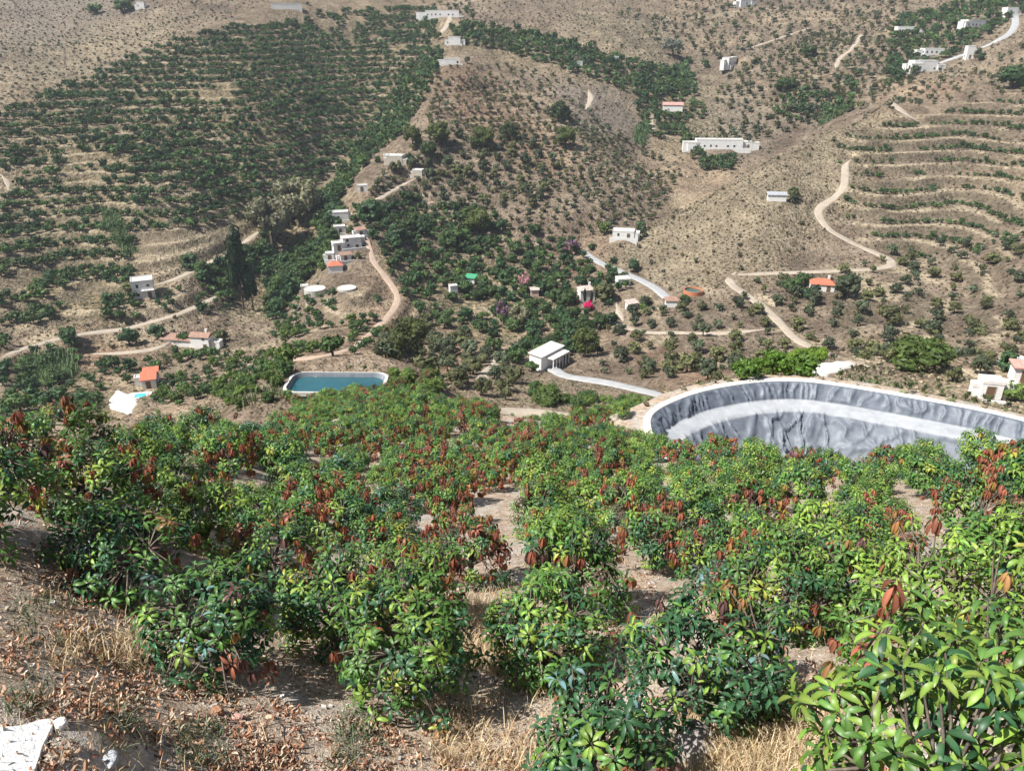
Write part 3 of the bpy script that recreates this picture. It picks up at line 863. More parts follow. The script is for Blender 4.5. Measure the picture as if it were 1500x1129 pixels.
edge = 0.8 * fbm(S / 1.6 + D * 0, S * 0 + D * 0, 91, 3)
dust = np.where((Lq >= i1) & (Lq <= i2 + 1), 1.0, 0.04 + 0.10 * (Lq > i2) + 0.25 * np.clip((Lq - i2 - 10) / 16, 0, 1)) * np.ones_like(S)  # bench dust; lower slope's rising paleness is sky reflection put into the colour
n = len(RIM); k = np.arange(n * nr_).reshape(n, nr_); kn = np.roll(k, -1, 0)
F = np.stack([k[:, :-1], k[:, 1:], kn[:, 1:], kn[:, :-1]], -1).reshape(-1, 4)
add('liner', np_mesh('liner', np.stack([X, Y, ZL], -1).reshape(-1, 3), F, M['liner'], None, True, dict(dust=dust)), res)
# bottom sheet
bv = np.stack([X[:, -1], Y[:, -1], ZL[:, -1] - 0.01], -1)[::4]
bm2 = bpy.data.meshes.new('liner_floor'); bm2.from_pydata([tuple(map(float, q)) for q in bv], [], [tuple(range(len(bv)))])
bm2.materials.append(M['liner']); bm2.update()
add('liner_floor', bm2, res)
# concrete coping round the rim, in poured lengths
cop = [(-0.5, -0.30), (-0.5, 0.0), (-0.46, 0.05), (0.0, 0.06), (0.05, 0.0), (0.05, -0.2)]
L = 37; i0 = 0; piece = 0
while i0 < n:
    idx = np.arange(i0, min(i0 + L, n) + 1) % n
    idx = idx[: len(idx)]
    if len(idx) > 2:
        pts = []
        tz = 0.012 * (vnoise(np.array([piece * 1.7]), np.array([0.0]), 5)[0] - 0.5)
        for d_, z_ in cop:
            q = RIM[idx] + RIM_N[idx] * d_
            pts.append(np.concatenate([q, np.full((len(idx), 1), RES_Z + z_ + tz)], 1))
        Vv = np.concatenate(pts); kk = np.arange(len(Vv)).reshape(len(cop), len(idx))
        kk = kk[:, :]
        Ff = np.stack([kk[:-1, :-1], kk[:-1, 1:], kk[1:, 1:], kk[1:, :-1]], -1).reshape(-1, 4)
        add('coping', np_mesh('coping', Vv, Ff, M['slab'], None, False), res)
    i0 += L; piece += 1

# ------------------------------------------------------------------ the small pond
pond = thing('pond', 'small rectangular irrigation pond of teal water behind the orchard crest', 'pond', (0, 0, 0))
n = len(POND); c0 = POND.mean(0)
def ring(sc, z): return np.concatenate([c0 + (POND - c0) * sc, np.full((n, 1), z)], 1)
def loft(rings, closed_in=False):
    V = np.concatenate(rings); k = np.arange(len(V)).reshape(len(rings), n); kn = np.roll(k, -1, 1)
    return V, np.stack([k[:-1], kn[:-1], kn[1:], k[1:]], -1).reshape(-1, 4)
V, F = loft([ring(1.07, POND_Z - 0.5), ring(1.06, POND_Z + 0.05), ring(1.0, POND_Z + 0.08), ring(0.99, POND_Z - 0.1)])
add('coping', np_mesh('coping', V, F, M['concrete']), pond)
V, F = loft([ring(0.995, POND_Z + 0.02), ring(0.86, POND_Z - 1.6)])
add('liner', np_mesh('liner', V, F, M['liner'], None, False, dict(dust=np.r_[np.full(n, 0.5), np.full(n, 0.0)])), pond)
wm = bpy.data.meshes.new('water'); wm.from_pydata([tuple(map(float, q)) for q in ring(0.955, POND_Z - 0.55)], [], [tuple(range(n))]); wm.materials.append(M['pondwater']); wm.update()
if wm.polygons[0].normal.z < 0: wm.flip_normals()
add('water', wm, pond)

# ------------------------------------------------------------------ tanks and pools
for p, rad, h, kind, label in tank_geo:
    t = thing('water_tank', label, 'water tank', p)
    m_ = MB(); ns = 28
    prof_ = [(rad, -0.5), (rad, h), (rad - 0.25, h), (rad - 0.25, h * 0.4)]
    for k in range(ns):
        a, b_ = 2 * math.pi * k / ns, 2 * math.pi * (k + 1) / ns
        for (r1, z1), (r2, z2) in zip(prof_[:-1], prof_[1:]):
            m_.quad((r1 * math.cos(a), r1 * math.sin(a), z1), (r1 * math.cos(b_), r1 * math.sin(b_), z1), (r2 * math.cos(b_), r2 * math.sin(b_), z2), (r2 * math.cos(a), r2 * math.sin(a), z2))
    m_.build('tank_wall', M[kind], t)
    lid = MB(); zt = h - 0.08 if kind == 'concrete' else h * 0.6
    ring_ = [((rad - 0.2) * math.cos(2 * math.pi * k / ns), (rad - 0.2) * math.sin(2 * math.pi * k / ns), zt) for k in range(ns)]
    lid.poly(ring_, [tuple(range(ns))])
    lid.build('lid' if kind == 'concrete' else 'water', M['concrete' if kind == 'concrete' else 'tankwater'], t)
for p, w, d, label in pool_geo:
    t = thing('swimming_pool', label, 'pool', p, R(15))
    m_ = MB(); e = 0.35
    for x0, x1, y0, y1 in ((-w - e, w + e, -d - e, -d), (-w - e, w + e, d, d + e), (-w - e, -w, -d, d), (w, w + e, -d, d)):
        m_.box(x0, x1, y0, y1, -0.4, 0.22)
    m_.build('pool_edge', M['slab'], t)
    MB().box(-w, w, -d, d, -0.4, 0.12).build('water', M['poolwater'], t)
    MB().box(-w * 2.3, w * 1.8, -d * 2.6, d * 1.9, -1.5, 0.06).build('paving', M['slab'], t)

# ------------------------------------------------------------------ houses
def roof_mesh(kind, w, d, h, ov=0.35):
    m_ = MB(); x, y = w / 2 + ov, d / 2 + ov; rz = min(w, d) * 0.30
    if kind == 'gable':
        a, b_, c_, d_ = (-x, -y, h), (x, -y, h), (x, y, h), (-x, y, h); e, f = (-x, 0, h + rz), (x, 0, h + rz)
        vs = [a, b_, c_, d_, e, f]; fs = [(0, 1, 5, 4), (2, 3, 4, 5), (0, 4, 3), (1, 2, 5), (3, 2, 1, 0)]
    elif kind == 'hip':
        i = max(0.05, x - y * 0.8) if x > y else 0.05
        vs = [(-x, -y, h), (x, -y, h), (x, y, h), (-x, y, h), (-i, 0, h + rz), (i, 0, h + rz)]
        fs = [(0, 1, 5, 4), (2, 3, 4, 5), (0, 4, 3), (1, 2, 5), (3, 2, 1, 0)]
    elif kind in ('shed', 'mono'):
        q = d * (0.22 if kind == 'shed' else 0.06)
        vs = [(-x, -y, h + 0.02), (x, -y, h + 0.02), (x, y, h + q), (-x, y, h + q), (-x, -y, h + 0.2), (x, -y, h + 0.2), (x, y, h + q + 0.2), (-x, y, h + q + 0.2)]
        fs = [(3, 2, 1, 0), (4, 5, 6, 7), (0, 1, 5, 4), (1, 2, 6, 5), (2, 3, 7, 6), (3, 0, 4, 7)]
    else:
        x, y = w / 2 + 0.06, d / 2 + 0.06
        m_.box(-x, x, -y, y, h, h + 0.16)
        for q in ((-x, x, -y, -y + 0.2), (-x, x, y - 0.2, y), (-x, -x + 0.2, -y + 0.2, y - 0.2), (x - 0.2, x, -y + 0.2, y - 0.2)):
            m_.box(*q, h + 0.16, h + 0.5)
        return m_
    return m_.poly(vs, fs)

def volume(root, cx, cy, w, d, h, roof, tile, wallm, st, rr_, extra_top=0.0):
    off = Matrix.Translation((cx, cy, 0))
    wall = MB(); wall.box(-w / 2, w / 2, -d / 2, d / 2, -2.5, h)
    if roof == 'shed':
        q = d * 0.22
        wall.poly([(-w / 2, -d / 2, h), (w / 2, -d / 2, h), (w / 2, d / 2, h + q - .02), (-w / 2, d / 2, h + q - .02), (-w / 2, d / 2, h), (w / 2, d / 2, h)], [(0, 3, 4), (1, 5, 2), (4, 3, 2, 5)])
    o = wall.build('wall', M[wallm], root); o.location = (cx, cy, 0)
    rm = M['flatroof'] if roof in ('flat', 'mono') else M['r_' + (tile or 'red')]
    o = roof_mesh(roof, w, d, h).build('roof', rm, root); o.location = (cx, cy, 0)
    if st:
        nw = max(2, int(w / 2.8)); sh = h / st
        for s_ in range(st):
            for face in ('front', 'left', 'right'):
                L_ = w if face == 'front' else d
                k_ = max(1, int(L_ / 3.0))
                for i in range(k_):
                    t_ = (i + 0.5) / k_ * L_ - L_ / 2 + rr_.uniform(-0.2, 0.2)
                    if rr_.random() < 0.35: continue
                    door = face == 'front' and s_ == 0 and i == k_ // 2
                    ww, hh, zb = (0.55, 2.05, 0.0) if door else (rr_.uniform(0.3, 0.48), rr_.uniform(0.8, 1.1), 1.0)
                    zb += s_ * sh; hh = min(hh, sh - 0.4 - (0 if door else 0.5))
                    if hh < 0.5: continue
                    f = MB(); g = MB()
                    def bx(mb, a, b_, z0, z1, o0, o1):
                        if face == 'front': mb.box(t_ + a, t_ + b_, -d / 2 - o1, -d / 2 - o0, z0, z1)
                        elif face == 'left': mb.box(-w / 2 - o1, -w / 2 - o0, t_ + a, t_ + b_, z0, z1)
                        else: mb.box(w / 2 + o0, w / 2 + o1, t_ + a, t_ + b_, z0, z1)
                    for a, b_, z0, z1 in ((-ww - .09, -ww, zb - .09, zb + hh + .09), (ww, ww + .09, zb - .09, zb + hh + .09), (-ww, ww, zb + hh, zb + hh + .09), (-ww, ww, zb - .09, zb)):
                        bx(f, a, b_, z0, z1, -0.02, 0.07)
                    fo = f.build('door' if door else 'window', M['frame'], root); fo.location = (cx, cy, 0)
                    bx(g, -ww, ww, zb, zb + hh, -0.02, 0.02)
                    g.build('door_leaf' if door else 'pane', M['wood' if door else 'glass'], fo)

for hi, H in enumerate(HOUSES):
    rr_ = random.Random(100 + hi)
    s = H['s']
    root = thing(H['n'], H['l'], 'house' if 'hut' not in H['n'] and 'shed' not in H['n'] and 'barn' not in H['n'] and H['n'] != 'ruin' else 'hut', H['p'], R(H['rot']))
    w, d, h = H['w'] * s, H['d'] * s, max(2.4, H['h'] * s)
    volume(root, 0, 0, w, d, h, H['roof'], H.get('tile'), H.get('wallm', 'white'), H['st'], rr_)
    for dx, dy, ww, dd_, hh, rf, tl in H.get('wings', []):
        volume(root, dx * s, dy * s, ww * s, dd_ * s, max(2.0, hh * s), rf, tl, H.get('wallm', 'white'), 1 if hh * s > 2.2 and H['st'] else 0, rr_)
    if H['n'] in ('white_house', 'stone_house', 'long_farm', 'white_row') and not H.get('balc'):
        for k in range(2):
            sx = rr_.choice((-1, 1))
            volume(root, sx * (w * 0.5 + rr_.uniform(0.05, 0.2) * w), rr_.uniform(-0.3, 0.3) * d + 0.07 * k, w * rr_.uniform(0.22, 0.4), d * rr_.uniform(0.5, 0.75), h * rr_.uniform(0.5, 0.8), 'flat', None, H.get('wallm', 'white'), 0, rr_)
        MB().box(-w * 0.62, w * 0.66, -d * 0.5 - 2.2, -d * 0.5 - 1.9, -2.0, 0.75).build('garden_wall', M[H.get('wallm', 'white')], root)
    if H.get('balc'):
        MB().box(-w * 0.1, w / 2 + 0.03, -d / 2 - 1.5, -d / 2 - 0.03, h * 0.48, h * 0.52).build('balcony', M['white'], root)
        for k in range(5):
            x = -w * 0.1 + 0.1 + k * (w * 0.58) / 4
            MB().box(x, x + 0.12, -d / 2 - 1.45, -d / 2 - 1.33, -2.0 if k in (0, 4) else h * 0.52, h * 0.74).build('baluster', M['white'], root)
        MB().box(-w * 0.1, w / 2, -d / 2 - 1.47, -d / 2 - 1.31, h * 0.74, h * 0.77).build('handrail', M['frame'], root)
    if H.get('porch'):
        MB().box(-w * 0.30, w * 0.46, -d / 2 - 2.6, -d / 2 - 0.03, h * 0.80, h * 0.85).build('porch_roof', M['flatroof'], root)
        for k in range(6):
            x = -w * 0.28 + k * w * 0.145
            MB().box(x, x + 0.22, -d / 2 - 2.5, -d / 2 - 2.28, -2.0, h * 0.80).build('porch_post', M['white'], root)
    if H['n'] in ('garden_house', 'farmhouse', 'red_roofed_house'):
        MB().box(w * 0.2, w * 0.2 + 0.7, 0.2, 0.9, h, h + min(w, d) * 0.3 + 0.9).build('chimney', M['white'], root)

# ------------------------------------------------------------------ trees and shrubs of the valley
MF = foliage_mat('tree_foliage', 0.18, 0.6, 0.25, 0.35)
npr = np.random.default_rng(11)

def cubesphere():
    V = []; F = []
    for ax in range(3):
        for sg in (-1, 1):
            i = len(V)
            for a in (-1, 0, 1):
                for b_ in (-1, 0, 1):
                    v = [0, 0, 0]; v[ax] = sg; v[(ax + 1) % 3] = a; v[(ax + 2) % 3] = b_ * sg
                    v = np.array(v, float); V.append(v / np.linalg.norm(v))
            for a in range(2):
                for b_ in range(2):
                    k = i + a * 3 + b_; F.append((k, k + 3, k + 4, k + 1))
    return np.array(V), np.array(F)
CSV, CSF = cubesphere()
CUBV = np.array([(x, y, z) for z in (-1, 1) for y in (-1, 1) for x in (-1, 1)], float) / math.sqrt(2.2)
CUBF = np.array([(0, 2, 3, 1), (4, 5, 7, 6), (0, 1, 5, 4), (2, 6, 7, 3), (0, 4, 6, 2), (1, 3, 7, 5)])

def leaf_quads(P, Nn, size, g, asp=0.6):
    """one bent-free leaf clump face per point"""
    n = len(P)
    t = g.normal(size=(n, 3)); t -= Nn * (t * Nn).sum(1)[:, None]; t /= np.linalg.norm(t, axis=1)[:, None]
    bt = np.cross(Nn, t)
    s = size[:, None]
    V = np.stack([P - t * s - bt * s * asp * 0.45, P - bt * s * asp + t * s * 0.15, P + t * s + bt * s * asp * 0.3, P + bt * s * asp - t * s * 0.2], 1).reshape(-1, 3)
    return V, np.arange(4 * n).reshape(n, 4)

def crown(seed, rx, rz, n, ls, lumps, col, cvar=0.35, core=0.72, trunk_h=0.0, cone=0.0, hue=0.12, spread=0.62, lumpr=(0.38, 0.6)):
    """crown of unit radius rx: lumps of leaf clumps round a dense heart -> V, F, C (base of the tree at z=0)"""
    g = np.random.default_rng(seed)
    Vs, Fs, Cs = [], [], []; off = 0
    zc = trunk_h + rz
    L = []
    for k in range(lumps):
        a = 2.4 * k + g.uniform(-0.4, 0.4); zz = g.uniform(-0.55, 0.85)
        rad = math.sqrt(max(0.05, 1 - zz * zz)) * spread * g.uniform(0.7, 1.1)
        if cone: rad *= (1 - cone * (zz + 0.55) / 1.4)
        L.append((np.array([math.cos(a) * rad * rx, math.sin(a) * rad * rx, zc + zz * rz * 0.75]), g.uniform(*lumpr)))
    col = np.array(col)
    lc = 1 + 0.5 * cvar * g.uniform(-1, 1, len(L))
    if core and n < 100:
        V = CUBV * np.array([rx, rx, rz]) * 0.62 * (1 + 0.2 * g.uniform(-1, 1, (8, 1))) + np.array([0, 0, zc])
        Vs.append(V); Fs.append(CUBF + off); off += 8; Cs.append(np.tile(col * 0.85, (8, 1)))
    elif core:
        for (c_, r_), f_ in zip(L, lc):
            V = CSV * np.array([rx * r_ * core, rx * r_ * core, rz * r_ * core]) * (1 + 0.2 * g.uniform(-1, 1, (len(CSV), 1))) + c_
            Vs.append(V); Fs.append(CSF + off); off += len(V); Cs.append(np.tile(col * 0.85 * f_, (len(V), 1)))
    per = max(3, n // len(L))
    for (c_, r_), f_ in zip(L, lc):
        d = g.normal(size=(per, 3)); d[:, 2] += 0.25; d /= np.linalg.norm(d, axis=1)[:, None]
        P = c_ + d * np.array([rx, rx, rz]) * r_ * g.uniform(0.75, 1.15, (per, 1))
        Nn = d + 0.55 * g.normal(size=(per, 3)); Nn /= np.linalg.norm(Nn, axis=1)[:, None]
        V, F = leaf_quads(P, Nn, ls * g.uniform(0.55, 1.35, per), g)
        Vs.append(V); Fs.append(F + off); off += len(V)
        cc = col[None] * f_ * (1 + cvar * g.uniform(-1, 1, (per, 1))) * (1 + hue * g.uniform(-1, 1, (per, 3)))
        Cs.append(np.repeat(cc, 4, 0))
    return np.concatenate(Vs), np.concatenate(Fs), np.clip(np.concatenate(Cs), 0.004, 1)

def trunk_arr(h, r, g=None, lean=0.1, col=(0.12, 0.09, 0.065)):
    V = []; n = 5
    for k, (z, f) in enumerate(((-0.4, 1.35), (h * 0.45, 1.0), (h, 0.7))):
        for j in range(n):
            a = 2 * math.pi * j / n; V.append((r * f * math.cos(a) + lean * k * 0.3, r * f * math.sin(a), z))
    F = [(k * n + j, k * n + (j + 1) % n, (k + 1) * n + (j + 1) % n, (k + 1) * n + j) for k in range(2) for j in range(n)]
    return np.array(V), np.array(F), np.tile(np.array(col), (len(V), 1))

def join(*parts):
    Vs, Fs, Cs = [], [], []; off = 0
    for V, F, C in parts:
        Vs.append(V); Fs.append(F + off); Cs.append(C); off += len(V)
    return np.concatenate(Vs), np.concatenate(Fs), np.concatenate(Cs)

G_AVO = (0.050, 0.098, 0.038); G_OLI = (0.085, 0.105, 0.058); G_CIT = (0.068, 0.120, 0.034); G_PINE = (0.066, 0.098, 0.034)
G_SHR = (0.10, 0.10, 0.06); G_GREY = (0.19, 0.215, 0.165); G_CANE = (0.11, 0.17, 0.075)
SPEC = {}
def spec(name, nvar, trunk_h, detail, rz, ls, lumps, col, **kw):
    out_ = []
    for k in range(nvar):
        cc = np.array(col) * (0.75 + 0.55 * k / max(1, nvar - 1)) * (np.array([1.22, 1.04, 0.8]) if k % 2 else 1.0)
        cr = crown(1000 + hash_name(name) + k, 1.0, rz * (0.9 + 0.2 * ((k * 7) % 5) / 5), detail, ls, lumps, cc, trunk_h=trunk_h, **kw)
        tk = trunk_arr(trunk_h + rz * 0.9, 0.085)
        mc = np_mesh(name + '_crown', *cr[:2], MF, cr[2])
        mt = np_mesh(name + '_trunk', *tk[:2], M['bark_far'])
        al = join(cr, tk)
        ma = np_mesh(name, *al[:2], MF, al[2])
        out_.append(dict(crown=mc, trunk=mt, all=ma, arr=al))
    SPEC[name] = out_
def hash_name(s): return sum(ord(c) * (i + 1) for i, c in enumerate(s)) % 997
spec('avocado_tree', 6, 0.05, 240, 0.80, 0.16, 8, G_AVO)
spec('avocado_small', 6, 0.10, 60, 0.80, 0.27, 5, G_AVO)
spec('olive_tree', 6, 0.08, 230, 0.85, 0.15, 8, G_OLI, cvar=0.4)
spec('olive_small', 6, 0.18, 55, 0.85, 0.27, 5, G_OLI, cvar=0.4)
spec('shrub', 5, 0.0, 45, 0.70, 0.28, 5, G_SHR, cvar=0.45, hue=0.2)
spec('bush', 4, 0.0, 1100, 0.75, 0.085, 13, G_CIT, cvar=0.4)
spec('citrus_tree', 4, 0.06, 220, 0.85, 0.16, 8, G_CIT, cvar=0.4)
spec('pine_tree', 4, 0.12, 1500, 1.05, 0.08, 18, G_PINE, cvar=0.45, spread=0.75, lumpr=(0.28, 0.46))
spec('eucalyptus_tree', 3, 0.3, 1700, 1.0, 0.075, 22, G_GREY, cvar=0.45, spread=0.75, lumpr=(0.25, 0.42))
spec('poplar_tree', 2, 0.5, 620, 3.0, 0.16, 16, (0.030, 0.066, 0.026), spread=0.45, lumpr=(0.42, 0.6))
spec('cypress_tree', 2, 0.2, 200, 3.4, 0.2, 10, (0.022, 0.045, 0.02), spread=0.25, cone=0.5, lumpr=(0.4, 0.55))
spec('jacaranda_tree', 2, 0.6, 380, 1.0, 0.13, 12, (0.30, 0.17, 0.26), cvar=0.35, core=0.55, spread=0.8, lumpr=(0.25, 0.4))
spec('bougainvillea', 2, 0.0, 300, 0.9, 0.16, 9, (0.42, 0.012, 0.14), cvar=0.35)
spec('mango_bush', 4, 0.1, 420, 0.75, 0.12, 9, (0.085, 0.16, 0.022), cvar=0.4)
spec('reed', 4, 0.0, 150, 1.1, 0.2, 8, G_CANE, cvar=0.35, core=0.6)

# what can be seen from the view point (crown height allowed for)
_cm = np.maximum.accumulate(Z / RG, axis=1)
VIS = (Z + 3.0) / RG >= _cm
CELL = np.gradient(TH)[:, None] * RG * np.gradient(RR)[None, :]

def scatter(polys, spacing, seed, rows=False, cover=None, rmin=100.0, rowband=(0.16, 0.52), holes=()):
    g = np.random.default_rng(seed)
    m = np.zeros(Z.shape, bool)
    for q in polys:
        m |= inpoly(q, U, Vp)
    for q in holes:
        m &= ~inpoly(q, U, Vp)
    m &= VIS & (RG > rmin)
    if rows:
        m &= ((terr_fr > rowband[0]) & (terr_fr < rowband[1])) | (terr_fr < 0)
    if not m.any(): return np.zeros((0, 3))
    ii, jj = np.nonzero(m)
    wgt = CELL[ii, jj]; A = wgt.sum()
    n = int(min(60000, A / (spacing ** 2) * (5 if not rows else 8))) + 5
    pick = g.choice(len(ii), n, p=wgt / A)
    th = TH[ii[pick]] + np.gradient(TH)[ii[pick]] * g.uniform(-0.5, 0.5, n)
    r = RR[jj[pick]] + np.gradient(RR)[jj[pick]] * g.uniform(-0.5, 0.5, n)
    x, y = np.sin(th) * r, np.cos(th) * r
    if cover is not None:
        sc, thr, sd = cover
        k = fbm(x / sc, y / sc, sd, 3) > thr
        x, y = x[k], y[k]
    # keep clear of roads, houses, ponds
    ok = np.ones(len(x), bool)
    for nm, w, kind, P, label in road_geo:
        for q in P[::1]:
            ok &= (x - q[0]) ** 2 + (y - q[1]) ** 2 > (w / 2 + 1.3) ** 2
    for H in HOUSES:
        ok &= (x - H['p'].x) ** 2 + (y - H['p'].y) ** 2 > (max(H['w'], H['d']) * 0.5 * H['s'] + 1.6) ** 2
    for p_, rad, *_ in tank_geo: ok &= (x - p_.x) ** 2 + (y - p_.y) ** 2 > (rad + 1.8) ** 2
    for p_, w_, d_, l_ in pool_geo: ok &= (x - p_.x) ** 2 + (y - p_.y) ** 2 > (w_ * 2.0) ** 2
    for pol in (RES_POLY, POND):
        ok &= ~inpoly(pol, x, y)
        for q in pol[::3]: ok &= (x - q[0]) ** 2 + (y - q[1]) ** 2 > 1.3 ** 2
    x, y = x[ok], y[ok]
    cells = {}; keep = []
    s2 = spacing ** 2
    for k in range(len(x)):
        cx_, cy_ = int(x[k] // spacing), int(y[k] // spacing)
        bad = False
        for a in (-1, 0, 1):
            for b_ in (-1, 0, 1):
                for q in cells.get((cx_ + a, cy_ + b_), ()):
                    if (x[q] - x[k]) ** 2 + (y[q] - y[k]) ** 2 < s2: bad = True; break
                if bad: break
            if bad: break
        if not bad:
            cells.setdefault((cx_, cy_), []).append(k); keep.append(k)
    x, y = x[keep], y[keep]
    return np.stack([x, y, ground_z(x, y)], 1)

TREES = []
KINDWORD = {'avocado_tree': 'dark avocado tree', 'olive_tree': 'grey green olive tree', 'citrus_tree': 'green orchard tree', 'shrub': 'low dry shrub', 'bush': 'leafy bush', 'mango_bush': 'bright green mango tree'}
MASS = {}
def plant(specname, pos, rad, rz, label, cat, group, name=None, parts=None, sq=1.0):
    """one tree or shrub as a thing of its own"""
    v = SPEC[specname][rnd.randrange(len(SPEC[specname]))]
    px = 2 * rad / np.linalg.norm(pos) * FPX
    nm = name or specname.replace('_small', '_tree')
    if parts is None: parts = px > 20
    if parts and v['trunk']:
        o = thing(nm, label, cat, pos, rz, group)
        c_ = add('crown', v['crown'], o)
        t_ = add('trunk', v['trunk'], o)
    else:
        o = tag(add(nm, v['all'], None, pos, rz), label, cat, group)
    o.scale = (rad, rad, rad * sq)
    if group: TREES.append((o, KINDWORD.get(nm, nm.replace('_', ' ')), pos, group, px))
    return o

def mass(key, specname, P, rads):
    for p_, r_ in zip(P, rads):
        MASS.setdefault(key, []).append((specname, p_, r_))

QUOTA = {'avocado_tree': 255, 'olive_tree': 270, 'shrub': 200, 'citrus_tree': 130, 'mango_bush': 120, 'bush': 100}
POOL = {}
def zone(polys, specname, spacing, rads, label, cat, group, seed, rows=False, cover=None, holes=(), rowband=(0.16, 0.52), small=None, rmin=100.0):
    P = scatter(polys, spacing, seed, rows, cover, rmin, rowband, holes)
    g = np.random.default_rng(seed + 5)
    rr_ = rads[0] + (rads[1] - rads[0]) * g.random(len(P)) ** 1.6
    for p_, r_ in zip(P, rr_):
        d = np.linalg.norm(p_)
        POOL.setdefault(specname, []).append((r_ / d, p_, r_, label, cat, group, small))

LEFT_HOLES = [[(200,360),(300,330),(395,322),(395,352),(300,400),(215,412)], [(95,222),(200,228),(190,250),(100,245)], [(285,138),(345,125),(340,150),(290,155)], [(0,255),(30,255),(30,285),(0,285)], [(90,252),(150,250),(150,270),(80,275)]]
zone([[(0,168),(130,112),(230,70),(330,42),(420,34),(520,15),(640,15),(640,55),(590,110),(545,165),(490,250),(440,290),(390,320),(300,330),(200,350),(190,400),(210,470),(0,478)]],
     'avocado_tree', 2.7, (1.5, 2.45), 'dark green avocado tree in the terraced rows of the left hill', 'tree', 'avocado trees on the left hill', 21, True, (46, -0.55, 40), LEFT_HOLES, (0.06, 0.57), 'avocado_small')
zone([[(150,240),(240,150),(330,150),(400,210),(380,290),(250,300),(190,320)]], 'avocado_tree', 3.9, (1.6, 2.6), 'leafy avocado tree in the dense green hollow of the left hill', 'tree', 'avocado trees in the hollow', 22, False, (30, 0.02, 41), LEFT_HOLES, small='avocado_small')
zone([[(660,40),(700,32),(790,55),(870,75),(1000,108),(1000,150),(930,140),(860,113),(760,82),(670,62)]], 'avocado_tree', 4.6, (2.2, 3.4), 'dark avocado tree in the far orchard behind the spur top', 'tree', 'avocado trees behind the spur top', 23, True, (40, -0.5, 42), (), (0.0, 1.0), 'avocado_small')
zone([[(360,345),(420,285),(490,290),(505,320),(480,380),(440,420),(400,470),(350,470),(300,420),(290,390),(340,370)]], 'avocado_tree', 3.0, (2.0, 3.6), 'dark tree of the leafy gully left of the white hamlet', 'tree', 'trees filling the gully', 24, False, None, [[(340,400),(390,400),(395,475),(335,475)], [(375,350),(460,310),(465,350),(400,385)]], small='avocado_small')
zone([[(470,300),(520,210),(580,130),(625,70),(650,80),(630,130),(590,195),(545,230),(520,260),(500,290)]], 'citrus_tree', 2.9, (1.6, 2.9), 'green tree on the leafy left flank of the middle spur', 'tree', 'trees on the flank of the spur', 25, small='avocado_small')
zone([[(520,335),(560,255),(620,205),(640,115),(720,120),(800,160),(900,190),(1000,255),(960,320),(900,335),(850,350),(700,340)]], 'olive_tree', 3.9, (1.1, 2.0), 'small round olive tree dotted over the brown middle hillside', 'tree', 'olive trees on the middle hillside', 26, False, (60, -0.42, 43), (), small='olive_small')
zone([[(560,255),(640,200),(760,200),(830,250),(800,300),(650,310)]], 'olive_tree', 6.5, (1.9, 3.2), 'large dark olive tree among the small ones on the middle hillside', 'tree', 'large trees on the middle hillside', 27, False, (30, -0.05, 44))
zone([[(515,310),(600,290),(720,320),(850,360),(930,395),(900,470),(850,520),(780,545),(700,500),(620,470),(545,400)]], 'avocado_tree', 4.0, (1.7, 3.2), 'dark round avocado tree on the valley floor below the hamlet', 'tree', 'avocado trees on the valley floor', 28, False, (34, -0.32, 45), [[(650,440),(720,440),(720,470),(640,465)], [(820,430),(880,430),(880,462),(820,462)], [(640,490),(720,490),(700,540),(640,545)]], small='avocado_small')
zone([[(540,300),(700,295),(740,350),(560,350)]], 'avocado_tree', 3.4, (1.2, 2.0), 'avocado tree in the short terraced rows right of the hamlet', 'tree', 'avocado rows right of the hamlet', 29, True, None, (), (0.15, 0.5), 'avocado_small')
zone([[(1065,405),(1200,400),(1480,330),(1500,360),(1500,560),(1400,570),(1300,540),(1180,510),(1080,440)]], 'olive_tree', 6.8, (1.3, 2.5), 'round olive tree scattered over the dry right hand slope', 'tree', 'olive trees on the right slope', 30, False, (70, -0.45, 46), small='olive_small')
zone([[(1225,210),(1270,190),(1500,140),(1500,365),(1340,385),(1240,320)]], 'citrus_tree', 1.8, (0.75, 1.5), 'low young tree in the terrace rows of the right hill', 'tree', 'young trees on the right terraces', 31, True, (22, -0.5, 47), (), (0.38, 0.60), 'avocado_small')
zone([[(1070,110),(1200,50),(1330,60),(1340,120),(1250,165),(1130,200),(1000,240),(1010,190)]], 'olive_tree', 4.9, (1.3, 2.7), 'olive tree on the grey brown hill beyond the side valley', 'tree', 'olive trees beyond the side valley', 32, False, (60, -0.4, 48), small='olive_small')
zone([[(1200,120),(1260,110),(1250,165),(1180,180),(1130,175),(1150,140)]], 'olive_tree', 4.5, (2.0, 3.6), 'dark tree in the leafy fold beyond the brown spur', 'tree', 'trees in the fold beyond the spur', 33, False, (50, -0.1, 49), small='avocado_small')
zone([[(1320,25),(1400,10),(1500,0),(1500,20),(1430,60),(1400,80),(1340,110),(1300,130),(1300,70)]], 'citrus_tree', 4.4, (1.8, 3.6), 'green tree around the white houses of the upper right hamlet', 'tree', 'trees of the upper right hamlet', 34, False, (40, -0.15, 50), small='avocado_small')
zone([[(1340,120),(1500,60),(1500,140),(1300,160)]], 'olive_tree', 6.5, (1.2, 2.4), 'olive tree on the slope under the upper right road', 'tree', 'olive trees under the upper right road', 35, False, (50, -0.4, 51), small='olive_small')
zone([[(945,125),(1010,90),(1020,140),(1060,200),(1060,225),(990,232),(940,190),(930,150)]], 'citrus_tree', 3.6, (1.6, 3.0), 'green tree in the damp side valley behind the spur', 'tree', 'trees of the side valley', 36, False, (40, -0.3, 52), [[(960,140),(1012,140),(1012,166),(960,166)], [(1010,196),(1100,196),(1100,222),(1010,222)]], small='avocado_small')
